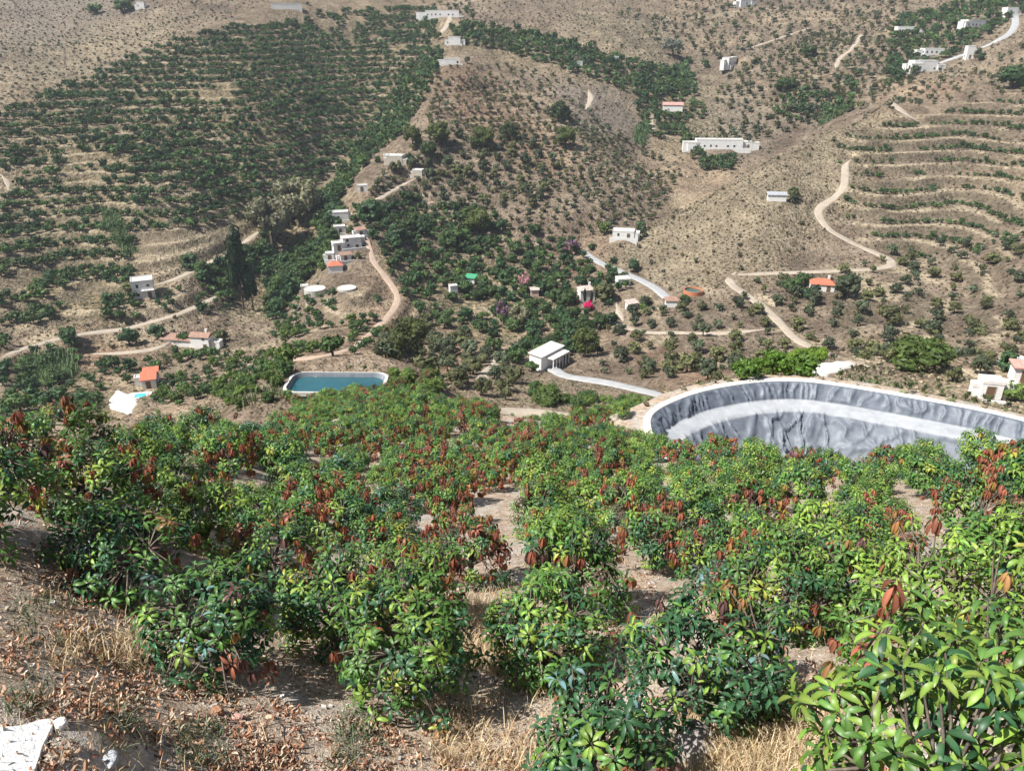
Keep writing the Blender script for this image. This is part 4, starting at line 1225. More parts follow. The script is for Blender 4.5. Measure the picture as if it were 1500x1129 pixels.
zone([[(1020,222),(1085,222),(1075,250),(1030,250)]], 'avocado_tree', 3.0, (1.9, 2.6), 'avocado tree in the grove in front of the long white farm', 'tree', 'grove in front of the long white farm', 37, small='avocado_small')
zone([[(0,470),(120,500),(100,600),(0,610)], [(100,540),(220,530),(180,600),(90,610)]], 'avocado_tree', 4.6, (1.4, 2.8), 'tree in the rough lower left corner of the valley', 'tree', 'trees at the lower left of the valley', 38, False, (40, -0.2, 53), small='avocado_small')
zone([[(230,520),(420,520),(420,560),(330,575),(250,600),(225,590)]], 'citrus_tree', 3.1, (0.9, 1.9), 'small tree in the garden rows beside the pink roofed villa', 'tree', 'garden trees beside the villa', 39, True, (40, -0.4, 54), (), (0.0, 0.5), 'avocado_small')
zone([[(225,430),(340,415),(345,450),(225,478)]], 'olive_tree', 3.0, (0.9, 1.6), 'low tree in the rows beside the white cube house', 'tree', 'rows beside the white cube house', 40, True, (30, -0.5, 55), (), (0.1, 0.5), 'avocado_small')
zone([[(420,440),(500,430),(560,440),(575,480),(520,520),(430,525),(400,490)]], 'citrus_tree', 3.0, (1.0, 2.1), 'small tree on the terraces below the water tanks', 'tree', 'trees below the water tanks', 41, True, (30, -0.3, 56), (), (0.05, 0.6), 'avocado_small')
zone([[(560,480),(640,470),(760,560),(740,590),(640,570),(560,545)]], 'olive_tree', 4.6, (1.4, 2.8), 'grey green tree on the reddish bank beyond the pond', 'tree', 'trees beyond the pond', 42, False, (30, -0.25, 57))
zone([[(850,470),(960,455),(1090,450),(1160,510),(1060,560),(960,560),(870,545)]], 'olive_tree', 5.8, (1.1, 2.5), 'round tree on the red bank above the reservoir', 'tree', 'trees above the reservoir', 43, False, (30, -0.3, 58), small='olive_small')
zone([[(770,570),(800,572),(900,585),(940,600),(840,606),(760,600)]], 'bush', 4.4, (1.1, 2.0), 'grey green bush between the paved road and the orchard', 'bush', 'bushes between road and orchard', 44, False, (30, -0.4, 59), rmin=62)
zone([[(300,575),(425,545),(430,572),(360,600)], [(556,548),(640,556),(640,590),(560,585)]], 'bush', 1.9, (0.7, 1.4), 'low green bush on the bank of the teal pond', 'bush', 'bushes round the pond', 47, rmin=48)
zone([[(1085,560),(1120,538),(1190,520),(1206,520),(1196,548),(1120,556)]], 'mango_bush', 2.2, (1.2, 1.6), 'bright green mango tree in the block behind the reservoir rim', 'tree', 'mango block behind the reservoir', 45, rmin=58)
zone([[(1000,0),(1330,0),(1330,60),(1150,70),(1040,90),(1000,60)], [(560,0),(700,0),(690,30),(640,12)], [(880,0),(1000,0),(1000,90),(960,60)]], 'olive_tree', 8.0, (1.3, 2.8), 'dark tree on the hills along the top edge', 'tree', 'trees along the top edge', 48, False, (60, -0.2, 66), small='olive_small')
zone([[(660,100),(760,95),(860,130),(900,190),(800,170)]], 'olive_tree', 5.2, (1.0, 1.9), 'small tree on the grey shoulder right of the spur top', 'tree', 'trees on the grey shoulder', 49, False, (40, -0.3, 67), small='olive_small')
zone([[(1090,440),(1180,400),(1260,400),(1240,450),(1140,470)], [(930,440),(1060,420),(1090,450),(1000,480)]], 'olive_tree', 4.6, (1.0, 2.1), 'olive tree on the terraces round the lone red roofed house', 'tree', 'olives round the lone house', 50, False, (26, -0.25, 68), small='olive_small')
# brown shrubs over all the dry slopes
zone([[(870,372),(1080,264),(1310,152),(1280,300),(1100,420),(980,430)], [(640,100),(1000,250),(900,340),(560,300)], [(1100,420),(1500,360),(1500,560),(1100,540)], [(700,0),(1000,60),(1000,100),(800,80)], [(0,0),(300,0),(250,60),(0,150)], [(1000,0),(1330,0),(1330,60),(1100,110),(1000,60)], [(100,480),(330,440),(400,520),(150,560)]],
     'shrub', 7.0, (0.5, 1.25), 'low dry shrub scattered on the bare brown slopes', 'shrub', 'dry shrubs on the brown slopes', 46, False, (50, -0.35, 60))

small_left = []
for sp_, lst in POOL.items():
    lst.sort(key=lambda q: -q[0])
    q = QUOTA.get(sp_, 200)
    for k, (a_, p_, r_, label, cat, group, small) in enumerate(lst):
        px = 2 * a_ * FPX
        if k < q:
            plant(sp_ if px > 15 or not small else small, p_, r_, rnd.uniform(0, 6.28), label, cat, group, name=sp_, sq=rnd.uniform(0.85, 1.15))
        else:
            MASS.setdefault(sp_, []).append((small or sp_, p_, r_))
for key, lst in MASS.items():
    parts_ = []
    for s_, p_, r_ in lst:
        V, F, C = SPEC[s_][rnd.randrange(len(SPEC[s_]))]['arr']
        a = rnd.uniform(0, 6.28); ca, sa = math.cos(a), math.sin(a)
        Vr = np.stack([V[:, 0] * ca - V[:, 1] * sa, V[:, 0] * sa + V[:, 1] * ca, V[:, 2] * rnd.uniform(0.85, 1.15)], 1) * r_ + np.asarray(p_)
        parts_.append((Vr, F, C * rnd.uniform(0.8, 1.25)))
    V, F, C = join(*parts_)
    nm = {'avocado_tree': 'avocado_orchard', 'olive_tree': 'olive_grove', 'shrub': 'dry_scrub', 'citrus_tree': 'young_orchard'}.get(key, 'undergrowth')
    lb = {'avocado_tree': 'far dark green avocado rows covering the hills', 'olive_tree': 'far olive trees dotting the brown hills', 'shrub': 'far dry scrub on the brown hills', 'citrus_tree': 'far low green trees along terraces and gullies'}.get(key, 'green undergrowth on the valley slopes')
    tag(add(nm, np_mesh(nm, V, F, MF, C)), lb, 'trees' if key != 'shrub' else 'scrub', None, 'stuff')

# single trees that stand out: species, pixel of the foot, half width in pixels, height factor, label
SINGLE = [
 ('pine_tree', 600, 528, 30, 1.0, 'big round pine tree on the bank beyond the teal pond'),
 ('pine_tree', 857, 520, 20, 1.0, 'yellow green pine tree right of the long white house'),
 ('eucalyptus_tree', 400, 362, 30, 1.1, 'large silver grey eucalyptus at the gully, the lower of two'),
 ('eucalyptus_tree', 440, 328, 30, 1.0, 'silver grey eucalyptus at the gully, the upper of two'),
 ('poplar_tree', 357, 452, 15, 1.3, 'tall dark poplar standing in the leafy gully'),
 ('poplar_tree', 371, 455, 11, 1.0, 'shorter dark poplar right beside the tall poplar'),
 ('pine_tree', 821, 178, 14, 1.0, 'dark pine on the middle hillside, the upper of two'),
 ('pine_tree', 828, 216, 15, 0.9, 'dark pine on the middle hillside, the lower of two'),
 ('pine_tree', 605, 218, 14, 1.05, 'dark pine above the stone farmhouse, leftmost of the row'),
 ('pine_tree', 643, 214, 16, 1.0, 'pale green pine to the right of the stone farmhouse pines'),
 ('pine_tree', 628, 232, 12, 0.9, 'small pine between the stone farmhouse and its shed'),
 ('pine_tree', 708, 218, 16, 0.9, 'broad dark tree in the middle of the olive hillside'),
 ('pine_tree', 745, 205, 14, 0.9, 'dark tree on the olive hillside under the red scree'),
 ('pine_tree', 700, 345, 19, 0.95, 'large dark tree beside the short avocado rows'),
 ('avocado_tree', 582, 358, 18, 0.9, 'broad dark tree beside the reddish road above the valley'),
 ('avocado_tree', 665, 360, 22, 0.8, 'broad avocado tree at the upper edge of the valley floor'),
 ('avocado_tree', 540, 325, 20, 0.8, 'broad dark tree right of the hamlet houses'),
 ('bush', 1342, 540, 38, 0.75, 'large green bush beside the young plantation on the right'),
 ('bush', 800, 592, 24, 0.8, 'large dark bush beside the road under the long white house'),
 ('bush', 862, 590, 16, 0.8, 'round bush on the bend of the grey road'),
 ('olive_tree', 1006, 545, 18, 0.9, 'round grey olive tree on the red bank above the paved road'),
 ('olive_tree', 1051, 528, 13, 1.0, 'small dark olive tree to the right of the round grey olive'),
 ('olive_tree', 950, 545, 12, 1.0, 'slender olive tree on the red bank left of the round olive'),
 ('olive_tree', 1300, 475, 17, 0.95, 'large dark olive tree in the middle of the right slope'),
 ('avocado_tree', 1160, 428, 15, 0.9, 'dark tree immediately left of the lone red roofed house'),
 ('avocado_tree', 1188, 437, 14, 0.85, 'green tree in front of the lone red roofed house'),
 ('olive_tree', 1240, 438, 18, 1.0, 'broad olive tree to the right of the lone red roofed house'),
 ('olive_tree', 1148, 415, 9, 1.0, 'small olive tree on the terrace above the dark tree'),
 ('cypress_tree', 856, 446, 4, 1.0, 'thin dark cypress in front of the garden house'),
 ('cypress_tree', 866, 448, 4, 0.9, 'shorter cypress beside the bougainvillea'),
 ('bougainvillea', 862, 455, 7, 1.2, 'magenta bougainvillea in front of the garden house'),
 ('bougainvillea', 846, 444, 4, 0.9, 'small dark magenta bougainvillea left of the cypress'),
 ('jacaranda_tree', 737, 476, 11, 1.4, 'pink purple flowering tree in the valley thicket'),
 ('jacaranda_tree', 768, 425, 8, 1.4, 'pale pink flowering tree above the pink hut'),
 ('jacaranda_tree', 836, 375, 13, 0.8, 'lilac flowering tree at the foot of the brown spur'),
 ('eucalyptus_tree', 760, 480, 15, 1.1, 'olive grey tree beside the pink purple flowering tree'),
 ('avocado_tree', 833, 446, 14, 1.1, 'dark tree left of the garden house'),
 ('olive_tree', 885, 442, 18, 0.9, 'broad grey tree right of the garden house'),
 ('avocado_tree', 893, 475, 13, 0.9, 'dark green tree below the garden driveway'),
 ('eucalyptus_tree', 985, 84, 13, 0.9, 'silvery tree at the head of the side valley'),
 ('avocado_tree', 280, 395, 14, 0.9, 'dark tree on the bare knoll below the avocado hill'),
 ('avocado_tree', 295, 456, 10, 1.0, 'round tree beside the track above the long farmhouse'),
 ('avocado_tree', 232, 497, 12, 1.0, 'dark tree standing behind the long farmhouse'),
 ('avocado_tree', 190, 505, 14, 0.9, 'broad dark tree beside the track left of the farmhouse'),
 ('poplar_tree', 407, 543, 5, 0.7, 'slim dark tree beside the reddish road above the pond'),
 ('avocado_tree', 1185, 85, 10, 1.0, 'single dark round tree on the hill beyond the side valley'),
 ('avocado_tree', 1480, 130, 18, 0.8, 'broad green tree at the right edge under the upper road'),
 ('avocado_tree', 1472, 545, 12, 1.3, 'green tree beside the pool house at the right edge'),
 ('citrus_tree', 1480, 585, 14, 1.0, 'green tree beside the white house at the right edge'),
 ('bush', 1150, 133, 14, 0.8, 'dark thicket in the middle of the hill beyond the valley'),
 ('avocado_tree', 140, 22, 10, 0.8, 'dark tree group on the brown hill at the top left'),
 ('avocado_tree', 183, 18, 12, 0.8, 'broad dark tree on the brown hill at the top left'),
]
for sp_, u, v, hw, sq, label in SINGLE:
    p_ = hit(u, v, 0, 60)
    plant(sp_, p_, hw * p_.length / FPX, rnd.uniform(0, 6.28), label, 'bush' if sp_ in ('bush', 'bougainvillea') else 'tree', None, parts=True, sq=sq)

# a tree or two beside the houses
for hi, H in enumerate(HOUSES):
    rr_ = random.Random(700 + hi)
    for k in range(rr_.choice((1, 2, 3))):
        du = rr_.choice((-1, 1)) * (H['w'] * 0.5 + rr_.uniform(8, 16)); dv = rr_.uniform(-9, 4)
        p_ = hit(H['u'] + du, H['v'] + dv, 0, 90)
        if abs(p_.length - H['p'].length) > 40 or any(math.hypot(p_.x - G['p'].x, p_.y - G['p'].y) < max(G['w'], G['d']) * 0.55 * G['s'] + 1.5 for G in HOUSES): continue
        if any(np.min(np.hypot(q[3][:, 0] - p_.x, q[3][:, 1] - p_.y)) < q[1] / 2 + 1.5 for q in road_geo): continue
        plant(rr_.choice(('avocado_tree', 'citrus_tree', 'olive_tree')), p_, rr_.uniform(1.4, 2.6), rr_.uniform(0, 6.28), 'garden tree', 'tree', 'garden trees beside the houses', sq=rr_.uniform(0.9, 1.3))
# cane thickets
def cane(polys, h, n, label, seed, rmin=50, col=G_CANE):
    P = scatter(polys, 0.55, seed, rmin=rmin)
    if len(P) == 0: return
    g = np.random.default_rng(seed)
    P = np.repeat(P, n, 0); m_ = len(P)
    P = P + np.c_[g.normal(0, 0.3, (m_, 2)), np.zeros(m_)]
    a = g.uniform(0, 6.28, m_); le = h * g.uniform(0.5, 1.1, m_); be = g.uniform(0.1, 0.45, m_) * le
    d = np.stack([np.cos(a), np.sin(a)], 1); q = np.stack([-d[:, 1], d[:, 0]], 1) * (0.03 * h + 0.03)
    mid = np.c_[P[:, :2] + d * be[:, None] * 0.35, P[:, 2] + le * 0.65]; tip = np.c_[P[:, :2] + d * be[:, None], P[:, 2] + le * 0.92]
    qz = np.c_[q, np.zeros(m_)]
    V = np.stack([P - qz * .7, P + qz * .7, mid + qz, mid - qz, tip + qz * .2, tip - qz * .2], 1).reshape(-1, 3)
    k = np.arange(m_)[:, None] * 6
    F = np.concatenate([k + np.array([[0, 1, 2, 3]]), k + np.array([[3, 2, 4, 5]])])
    C = np.repeat(np.array(col)[None] * g.uniform(0.6, 1.4, (m_, 1)), 6, 0)
    tag(add('cane_thicket', np_mesh('cane_thicket', V, F, MF, C)), label, 'reeds', None, 'stuff')
cane([[(50,525),(105,518),(115,550),(70,565),(45,550)]], 3.2, 3, 'pale green cane thicket at the lower left of the valley', 70)
cane([[(150,310),(175,320),(200,370),(185,375),(155,335)]], 3.0, 3, 'pale cane strip running down the left hill', 71)
cane([[(1205,165),(1245,150),(1240,165),(1200,185)]], 3.0, 3, 'bright cane patch in the fold beyond the brown spur', 72)
cane([[(990,100),(1010,90),(1006,130),(990,130)], [(930,190),(948,185),(945,215),(930,210)]], 3.5, 3, 'bright cane along the side valley stream', 73)
cane([[(345,588),(420,560),(540,556),(545,575),(400,590),(350,602)]], 1.5, 4, 'grey green cane growing behind the orchard crest', 74, 34, (0.13, 0.17, 0.085))

# young plantation beside the reservoir
P = scatter([[(1215,545),(1290,540),(1430,575),(1490,600),(1440,603),(1330,580),(1230,562)]], 3.0, 75, rmin=56)
sp_tpl = []
for k in range(3):
    cr = crown(400 + k, 0.3, 0.38, 26, 0.12, 4, (0.06, 0.085, 0.03), core=0.6, trunk_h=0.35)
    sp_tpl.append((np_mesh('crown', *cr[:2], MF, cr[2]), MB().tube([(0, 0, -0.2), (0.02, 0, 0.5), (0, 0.02, 0.95)], [0.03, 0.025, 0.02], 5).mesh('trunk', M['bark_far'])))
for q in P[:110]:
    o = thing('sapling', 'thin young sapling planted on the bare plot beside the reservoir', 'sapling', q, rnd.uniform(0, 6.28), 'saplings beside the reservoir')
    a, b_ = sp_tpl[rnd.randrange(3)]
    add('crown', a, o); add('trunk', b_, o)
    o.scale = (rnd.uniform(0.8, 1.3),) * 3

# dry tussocks on the open slopes: nobody could count them
def tussocks(polys, spacing, size, cols, seed, label, rmin=100):
    P = scatter(polys, spacing, seed, cover=None, rmin=rmin)
    g = np.random.default_rng(seed); n = len(P); nq = 5
    sz = size * g.uniform(0.5, 1.5, n)
    ctr = np.repeat(P, nq, 0); s_ = np.repeat(sz, nq)
    d = g.normal(size=(n * nq, 3)); d[:, 2] = np.abs(d[:, 2]) + 0.3; d /= np.linalg.norm(d, axis=1)[:, None]
    Pq = ctr + d * s_[:, None] * np.array([0.6, 0.6, 0.45])
    Nn = d + 0.4 * g.normal(size=d.shape); Nn /= np.linalg.norm(Nn, axis=1)[:, None]
    V, F = leaf_quads(Pq, Nn, s_ * 0.6, g, 0.8)
    cols = np.array(cols); cc = cols[g.integers(0, len(cols), n)] * g.uniform(0.75, 1.3, (n, 1))
    C = np.repeat(np.repeat(cc, nq, 0), 4, 0)
    tag(add('dry_tussocks', np_mesh('dry_tussocks', V, F, MF, C)), label, 'grass', None, 'stuff')
tussocks([[(870,372),(1080,264),(1310,152),(1320,200),(1240,330),(1100,420),(980,430)]], 1.5, 0.55, [(0.20, 0.16, 0.105), (0.15, 0.125, 0.085), (0.26, 0.21, 0.14), (0.11, 0.10, 0.06)], 80, 'dry brown tussocks on the bare spur')
tussocks([[(1060,400),(1500,140),(1500,570),(1250,545),(1100,530),(960,460)]], 1.9, 0.5, [(0.20, 0.155, 0.105), (0.15, 0.12, 0.085), (0.11, 0.10, 0.06)], 81, 'dry brown tussocks on the right slope')
tussocks([[(520,335),(640,110),(760,110),(1000,255),(900,335),(850,520),(740,580),(560,540)]], 2.1, 0.5, [(0.20, 0.15, 0.10), (0.14, 0.12, 0.08), (0.09, 0.095, 0.05)], 82, 'dry brown tussocks on the middle hillside')
tussocks([[(640,0),(1500,0),(1500,150),(1310,150),(1080,262),(1000,260),(760,100)], [(0,0),(400,0),(300,40),(0,170)]], 3.4, 0.95, [(0.17, 0.14, 0.10), (0.11, 0.105, 0.07), (0.24, 0.20, 0.14), (0.075, 0.085, 0.05)], 84, 'dry scrub on the hills along the top edge')
tussocks([[(300,570),(425,540),(570,540),(700,545),(960,570),(1100,545),(1260,520),(1500,570),(1500,612),(1200,570),(960,612),(700,612),(560,600),(430,600),(300,610)]], 1.1, 0.34, [(0.16, 0.17, 0.09), (0.24, 0.20, 0.13), (0.11, 0.13, 0.06), (0.30, 0.25, 0.17)], 85, 'dry grass and weeds on the banks behind the orchard', 52)
tussocks([[(0,480),(400,330),(420,520),(200,610),(0,610)]], 2.1, 0.55, [(0.20, 0.15, 0.10), (0.13, 0.12, 0.07), (0.08, 0.09, 0.045)], 83, 'dry brown tussocks at the foot of the left hill')
# ------------------------------------------------------------------ the mango orchard
ML = foliage_mat('mango_leaves', 0.22, 0.42, 0.32, 0.25)
def leaf_tpl(nseg, droop, fold=0.35, width=0.105, wave=0.0):
    """lanceolate leaf of length 1 along +x, folded on its midrib and arching down -> V, F (triangles)"""
    V = [(0.0, 0.0, 0.0)]; x = z = 0.0; F = []
    for k in range(1, nseg + 1):
        s0, s1 = (k - 1) / nseg, k / nseg
        a = -droop * (s0 + s1) / 2 + 0.18
        x += math.cos(a) / nseg; z += math.sin(a) / nseg
        if k == nseg:
            V.append((x, 0, z)); break
        w = width * (math.sin(math.pi * s1 ** 0.9) ** 0.75)
        n_ = (math.sin(-a), 0, math.cos(a))
        f = fold * w; wv = wave * (1 if k % 2 else -1) * w
        V += [(x + n_[0] * (f + wv), w, z + n_[2] * (f + wv)), (x, 0, z), (x + n_[0] * (f - wv), -w, z + n_[2] * (f - wv))]
    F += [(0, 2, 1), (0, 3, 2)]
    for k in range(nseg - 2):
        i = 1 + 3 * k
        F += [(i, i + 1, i + 4), (i, i + 4, i + 3), (i + 1, i + 2, i + 5), (i + 1, i + 5, i + 4)]
    i = 1 + 3 * (nseg - 2); t = len(V) - 1
    F += [(i, i + 1, t), (i + 1, i + 2, t)]
    return np.array(V), np.array(F)
SHAPES = ((1.35, 0.30, 0.140, 0.05), (2.1, 0.36, 0.135, 0.10), (0.8, 0.5, 0.140, 0.06))
TPL = {q: [leaf_tpl(q, s_[0], s_[1], s_[2] * (1.45 if q == 2 else 1.1 if q == 3 else 1.0), s_[3]) for s_ in SHAPES] for q in (2, 3, 5)}
LC = {'dark': (0.032, 0.088, 0.036), 'green': (0.075, 0.158, 0.034), 'bright': (0.156, 0.248, 0.042), 'yellow': (0.25, 0.28, 0.05),
      'red': (0.24, 0.090, 0.054), 'brown': (0.27, 0.145, 0.06), 'purple': (0.12, 0.062, 0.058), 'blue': (0.11, 0.20, 0.18)}
LN = list(LC)
FLAVOUR = {'green': dict(dark=.28, green=.40, bright=.20, yellow=.03, red=.055, brown=.03, purple=.005),
           'bright': dict(dark=.08, green=.32, bright=.42, yellow=.035, red=.06, brown=.03),
           'red': dict(dark=.12, green=.24, bright=.11, red=.34, brown=.14, purple=.05),
           'dark': dict(dark=.50, green=.22, bright=.06, blue=.11, red=.035, brown=.045, purple=.03),
           'mixed': dict(dark=.24, green=.34, bright=.18, yellow=.04, red=.12, brown=.07, purple=.02)}

def mango(seed, flavour, Rr=1.25, H=2.0, nwh=130, L=0.2, low=0.36, zcf=0.52):
    """shoots and leaves of one tree; returns twig skeleton and leaves (pos, frame, length, shape, type)"""
    g = np.random.default_rng(seed)
    fl = FLAVOUR[flavour]; names = list(fl); pr = np.array([fl[k] for k in names]); pr /= pr.sum()
    zc = H * zcf; Hz = H - zc
    tips = []
    tries = 0
    sep = 1.55 * Rr / math.sqrt(nwh)
    while len(tips) < nwh and tries < nwh * 40:
        tries += 1
        d = g.normal(size=3); d /= np.linalg.norm(d)
        if d[2] < -0.45: continue
        lump = 0.60 + 0.58 * float(vnoise(np.array([d[0] * 2.3 + seed]), np.array([d[1] * 2.3 + d[2] * 1.9]), seed % 50)[0])
        k = lump * (g.uniform(0.80, 1.04) if g.random() < 0.8 else g.uniform(0.45, 0.8))
        p_ = np.array([d[0] * Rr * k, d[1] * Rr * k, zc + d[2] * (Hz if d[2] > 0 else (zc - low) / 0.45 * 1.0) * k])
        if p_[2] < low: continue
        if any((p_[0] - q[0]) ** 2 + (p_[1] - q[1]) ** 2 + (p_[2] - q[2]) ** 2 < sep * sep for q, _ in tips): continue
        tips.append((p_, d))
    leaves = []; twigs = []
    # limbs
    nl = 6; fork = np.array([0, 0, H * (0.30 if zcf < 0.6 else 0.45)]); limbs = []
    for k in range(nl):
        a = 2 * math.pi * k / nl + g.uniform(-0.3, 0.3); e = g.uniform(0.35, 1.0)
        end = np.array([math.cos(a) * Rr * 0.62 * math.cos(e), math.sin(a) * Rr * 0.62 * math.cos(e), zc * 0.75 + Hz * 0.7 * math.sin(e)])
        midp = fork * 0.5 + end * 0.5 + np.array([0, 0, -0.05 * H]) + g.normal(size=3) * 0.05
        limbs.append([fork, midp, end])
    for p_, d in tips:
        best = min(limbs, key=lambda l: min(np.linalg.norm(l[1] - p_) * 1.15, np.linalg.norm(l[2] - p_)))
        st = best[2] if np.linalg.norm(best[2] - p_) < 1.15 * np.linalg.norm(best[1] - p_) else best[1]
        m_ = st * 0.45 + p_ * 0.55 + np.array([0, 0, 0.06]) + g.normal(size=3) * 0.03
        twigs.append((st, m_, p_))
        ax = d * 0.6 + np.array([0, 0, 0.7]) + g.normal(size=3) * 0.22; ax /= np.linalg.norm(ax)
        hot = [k for k in names if k in ('red', 'brown', 'purple')]; cool = [k for k in names if k not in hot]
        fh = sum(fl[k] for k in hot) / sum(fl.values())
        nv = 0.75 * float(vnoise(np.array([p_[0] * 2.4 + seed * 1.3]), np.array([p_[1] * 2.4 + p_[2] * 1.7]), 7)[0]) + 0.25 * g.random()
        pool = hot if nv > 0.825 - 0.62 * fh else cool
        pw = np.array([fl[k] for k in pool]); t = pool[g.choice(len(pool), p=pw / pw.sum())]
        limp = t in ('red', 'brown', 'purple') and g.random() < 0.85
        e1 = np.cross(ax, [0.3, 0.7, 0.1]); e1 /= np.linalg.norm(e1); e2 = np.cross(ax, e1)
        if limp: p_ = p_ + d * 0.05 + np.array([0, 0, 0.07])
        nl_ = int(g.integers(9, 15)); ph = g.uniform(0, 6.28)
        l0 = L * g.uniform(0.8, 1.15) * (1.12 if limp else 1.0)
        for i in range(nl_):
            f = i / (nl_ - 1); a = ph + 2.4 * i
            al = (0.95 + 1.15 * f + g.normal() * 0.13)
            X = math.cos(al) * ax + math.sin(al) * (math.cos(a) * e1 + math.sin(a) * e2)
            if limp:
                X = X * 0.42 + np.array([0, 0, -0.85])
            X /= np.linalg.norm(X)
            up = ax if abs(X @ ax) < 0.9 else np.array([d[0], d[1], 0.2])
            if limp: up = np.array([X[0] * 0, 0, 0]) + (math.cos(a) * e1 + math.sin(a) * e2)
            Zv = up - (up @ X) * X; Zv /= max(np.linalg.norm(Zv), 1e-6); Yv = np.cross(Zv, X)
            org = p_ - ax * (0.09 * f) + X * 0.025
            sh = 2 if limp else (0 if g.random() < 0.6 else 1)
            ty = t
            if t == 'yellow' and g.random() < 0.4: ty = 'bright'
            if t == 'brown' and g.random() < 0.25: ty = 'yellow'
            if t == 'blue' and g.random() < 0.5: ty = 'dark'
            leaves.append((org, np.stack([X, Yv, Zv], 1), l0 * (0.6 + 0.45 * math.sin(math.pi * (0.2 + 0.7 * f))) * g.uniform(0.85, 1.15), sh, ty, g.uniform(0.72, 1.3)))
    return fork, limbs, twigs, leaves

def rib(V):
    w = np.abs(V[:, 1]) < 1e-6
    return np.where(w[:, None], np.array([[1.35, 1.25, 1.3]]), np.array([[0.88, 0.92, 0.88]]))

def leaves_mesh(name, leaves, q, seed=0):
    g = np.random.default_rng(seed)
    Vs, Fs, Cs = [], [], []; off = 0
    for sh in range(3):
        sub = [l for l in leaves if l[3] == sh]
        if not sub: continue
        V0, F0 = TPL[q][sh]
        O = np.array([l[0] for l in sub]); Mx = np.array([l[1] for l in sub]); Ln = np.array([l[2] for l in sub])
        col = np.array([LC[l[4]] for l in sub]) * np.array([l[5] for l in sub])[:, None] * g.uniform(0.88, 1.12, (len(sub), 3))
        wid = g.uniform(0.85, 1.2, len(sub))
        Vt = V0[None] * np.stack([np.ones_like(wid), wid, np.ones_like(wid)], 1)[:, None, :]
        V = np.einsum('kij,kvj->kvi', Mx, Vt) * Ln[:, None, None] + O[:, None, :]
        Vs.append(V.reshape(-1, 3)); Fs.append((F0[None] + (np.arange(len(sub)) * len(V0))[:, None, None]).reshape(-1, 3) + off)
        off += len(sub) * len(V0); Cs.append((col[:, None, :] * rib(V0)[None]).reshape(-1, 3))
    return np_mesh(name, np.concatenate(Vs), np.concatenate(Fs), ML, np.clip(np.concatenate(Cs), 0.004, 1), q > 2)

m, nt, b, out = new_mat('mango_bark')
p = world_pos(nt)
nb = noise(nt, 9.0, 5, 0.65, p)
nt.links.new(ramp(nt, nb, [(0.3, (0.07, 0.055, 0.042)), (0.55, (0.16, 0.125, 0.095)), (0.75, (0.27, 0.225, 0.18))]), b.inputs['Base Color'])
b.inputs['Roughness'].default_value = 0.9
bump(nt, b, noise(nt, 45.0, 4, 0.7, p), 0.5, 0.02)
MB_ = m
M['blue_bark'] = simple_mat('copper_blue_painted_bark', (0.10, 0.16, 0.22), 0.85, 0.3, 14.0, 0.3)

def wood(fork, limbs, twigs, near_, seed):
    """trunk mesh, list of limb meshes (each with its twigs)"""
    g = np.random.default_rng(seed)
    lean = g.normal(size=2) * 0.05
    t = MB().tube([(0, 0, -0.35), (lean[0] * .5, lean[1] * .5, fork[2] * 0.4), tuple(fork)], [0.085, 0.068, 0.06], 8 if near_ else 5)
    ls = []
    for k, l in enumerate(limbs):
        mb = MB().tube([tuple(q) for q in (l[0] - np.array([0, 0, 0.04]), l[1], l[2])], [0.045, 0.034, 0.018], 7 if near_ else 4)
        for tw in twigs:
            if np.allclose(tw[0], l[1]) or np.allclose(tw[0], l[2]):
                mb.tube([tuple(q) for q in tw], [0.013, 0.009, 0.006], 4 if near_ else 3, cap=False)
        ls.append(mb)
    return t, ls

# ---- variants shared by the trees farther off
VAR = {}
def variant(key, seed, flavour, q, nwh, L=0.16):
    fork, limbs, twigs, leaves = mango(seed, flavour, 0.95, 1.6, nwh, L)
    t, ls = wood(fork, limbs, twigs, q > 2, seed)
    for l_ in ls:
        t.poly(l_.v, l_.f)
    VAR.setdefault(key, []).append((leaves_mesh('crown', leaves, q, seed), t.mesh('trunk', MB_, True)))
for k, fl in enumerate(('green', 'bright', 'red', 'dark', 'mixed')):
    for j in range(2):
        variant(('mid', fl), 300 + 10 * k + j, fl, 3, 165)
        variant(('far', fl), 500 + 10 * k + j, fl, 2, 120, 0.19)

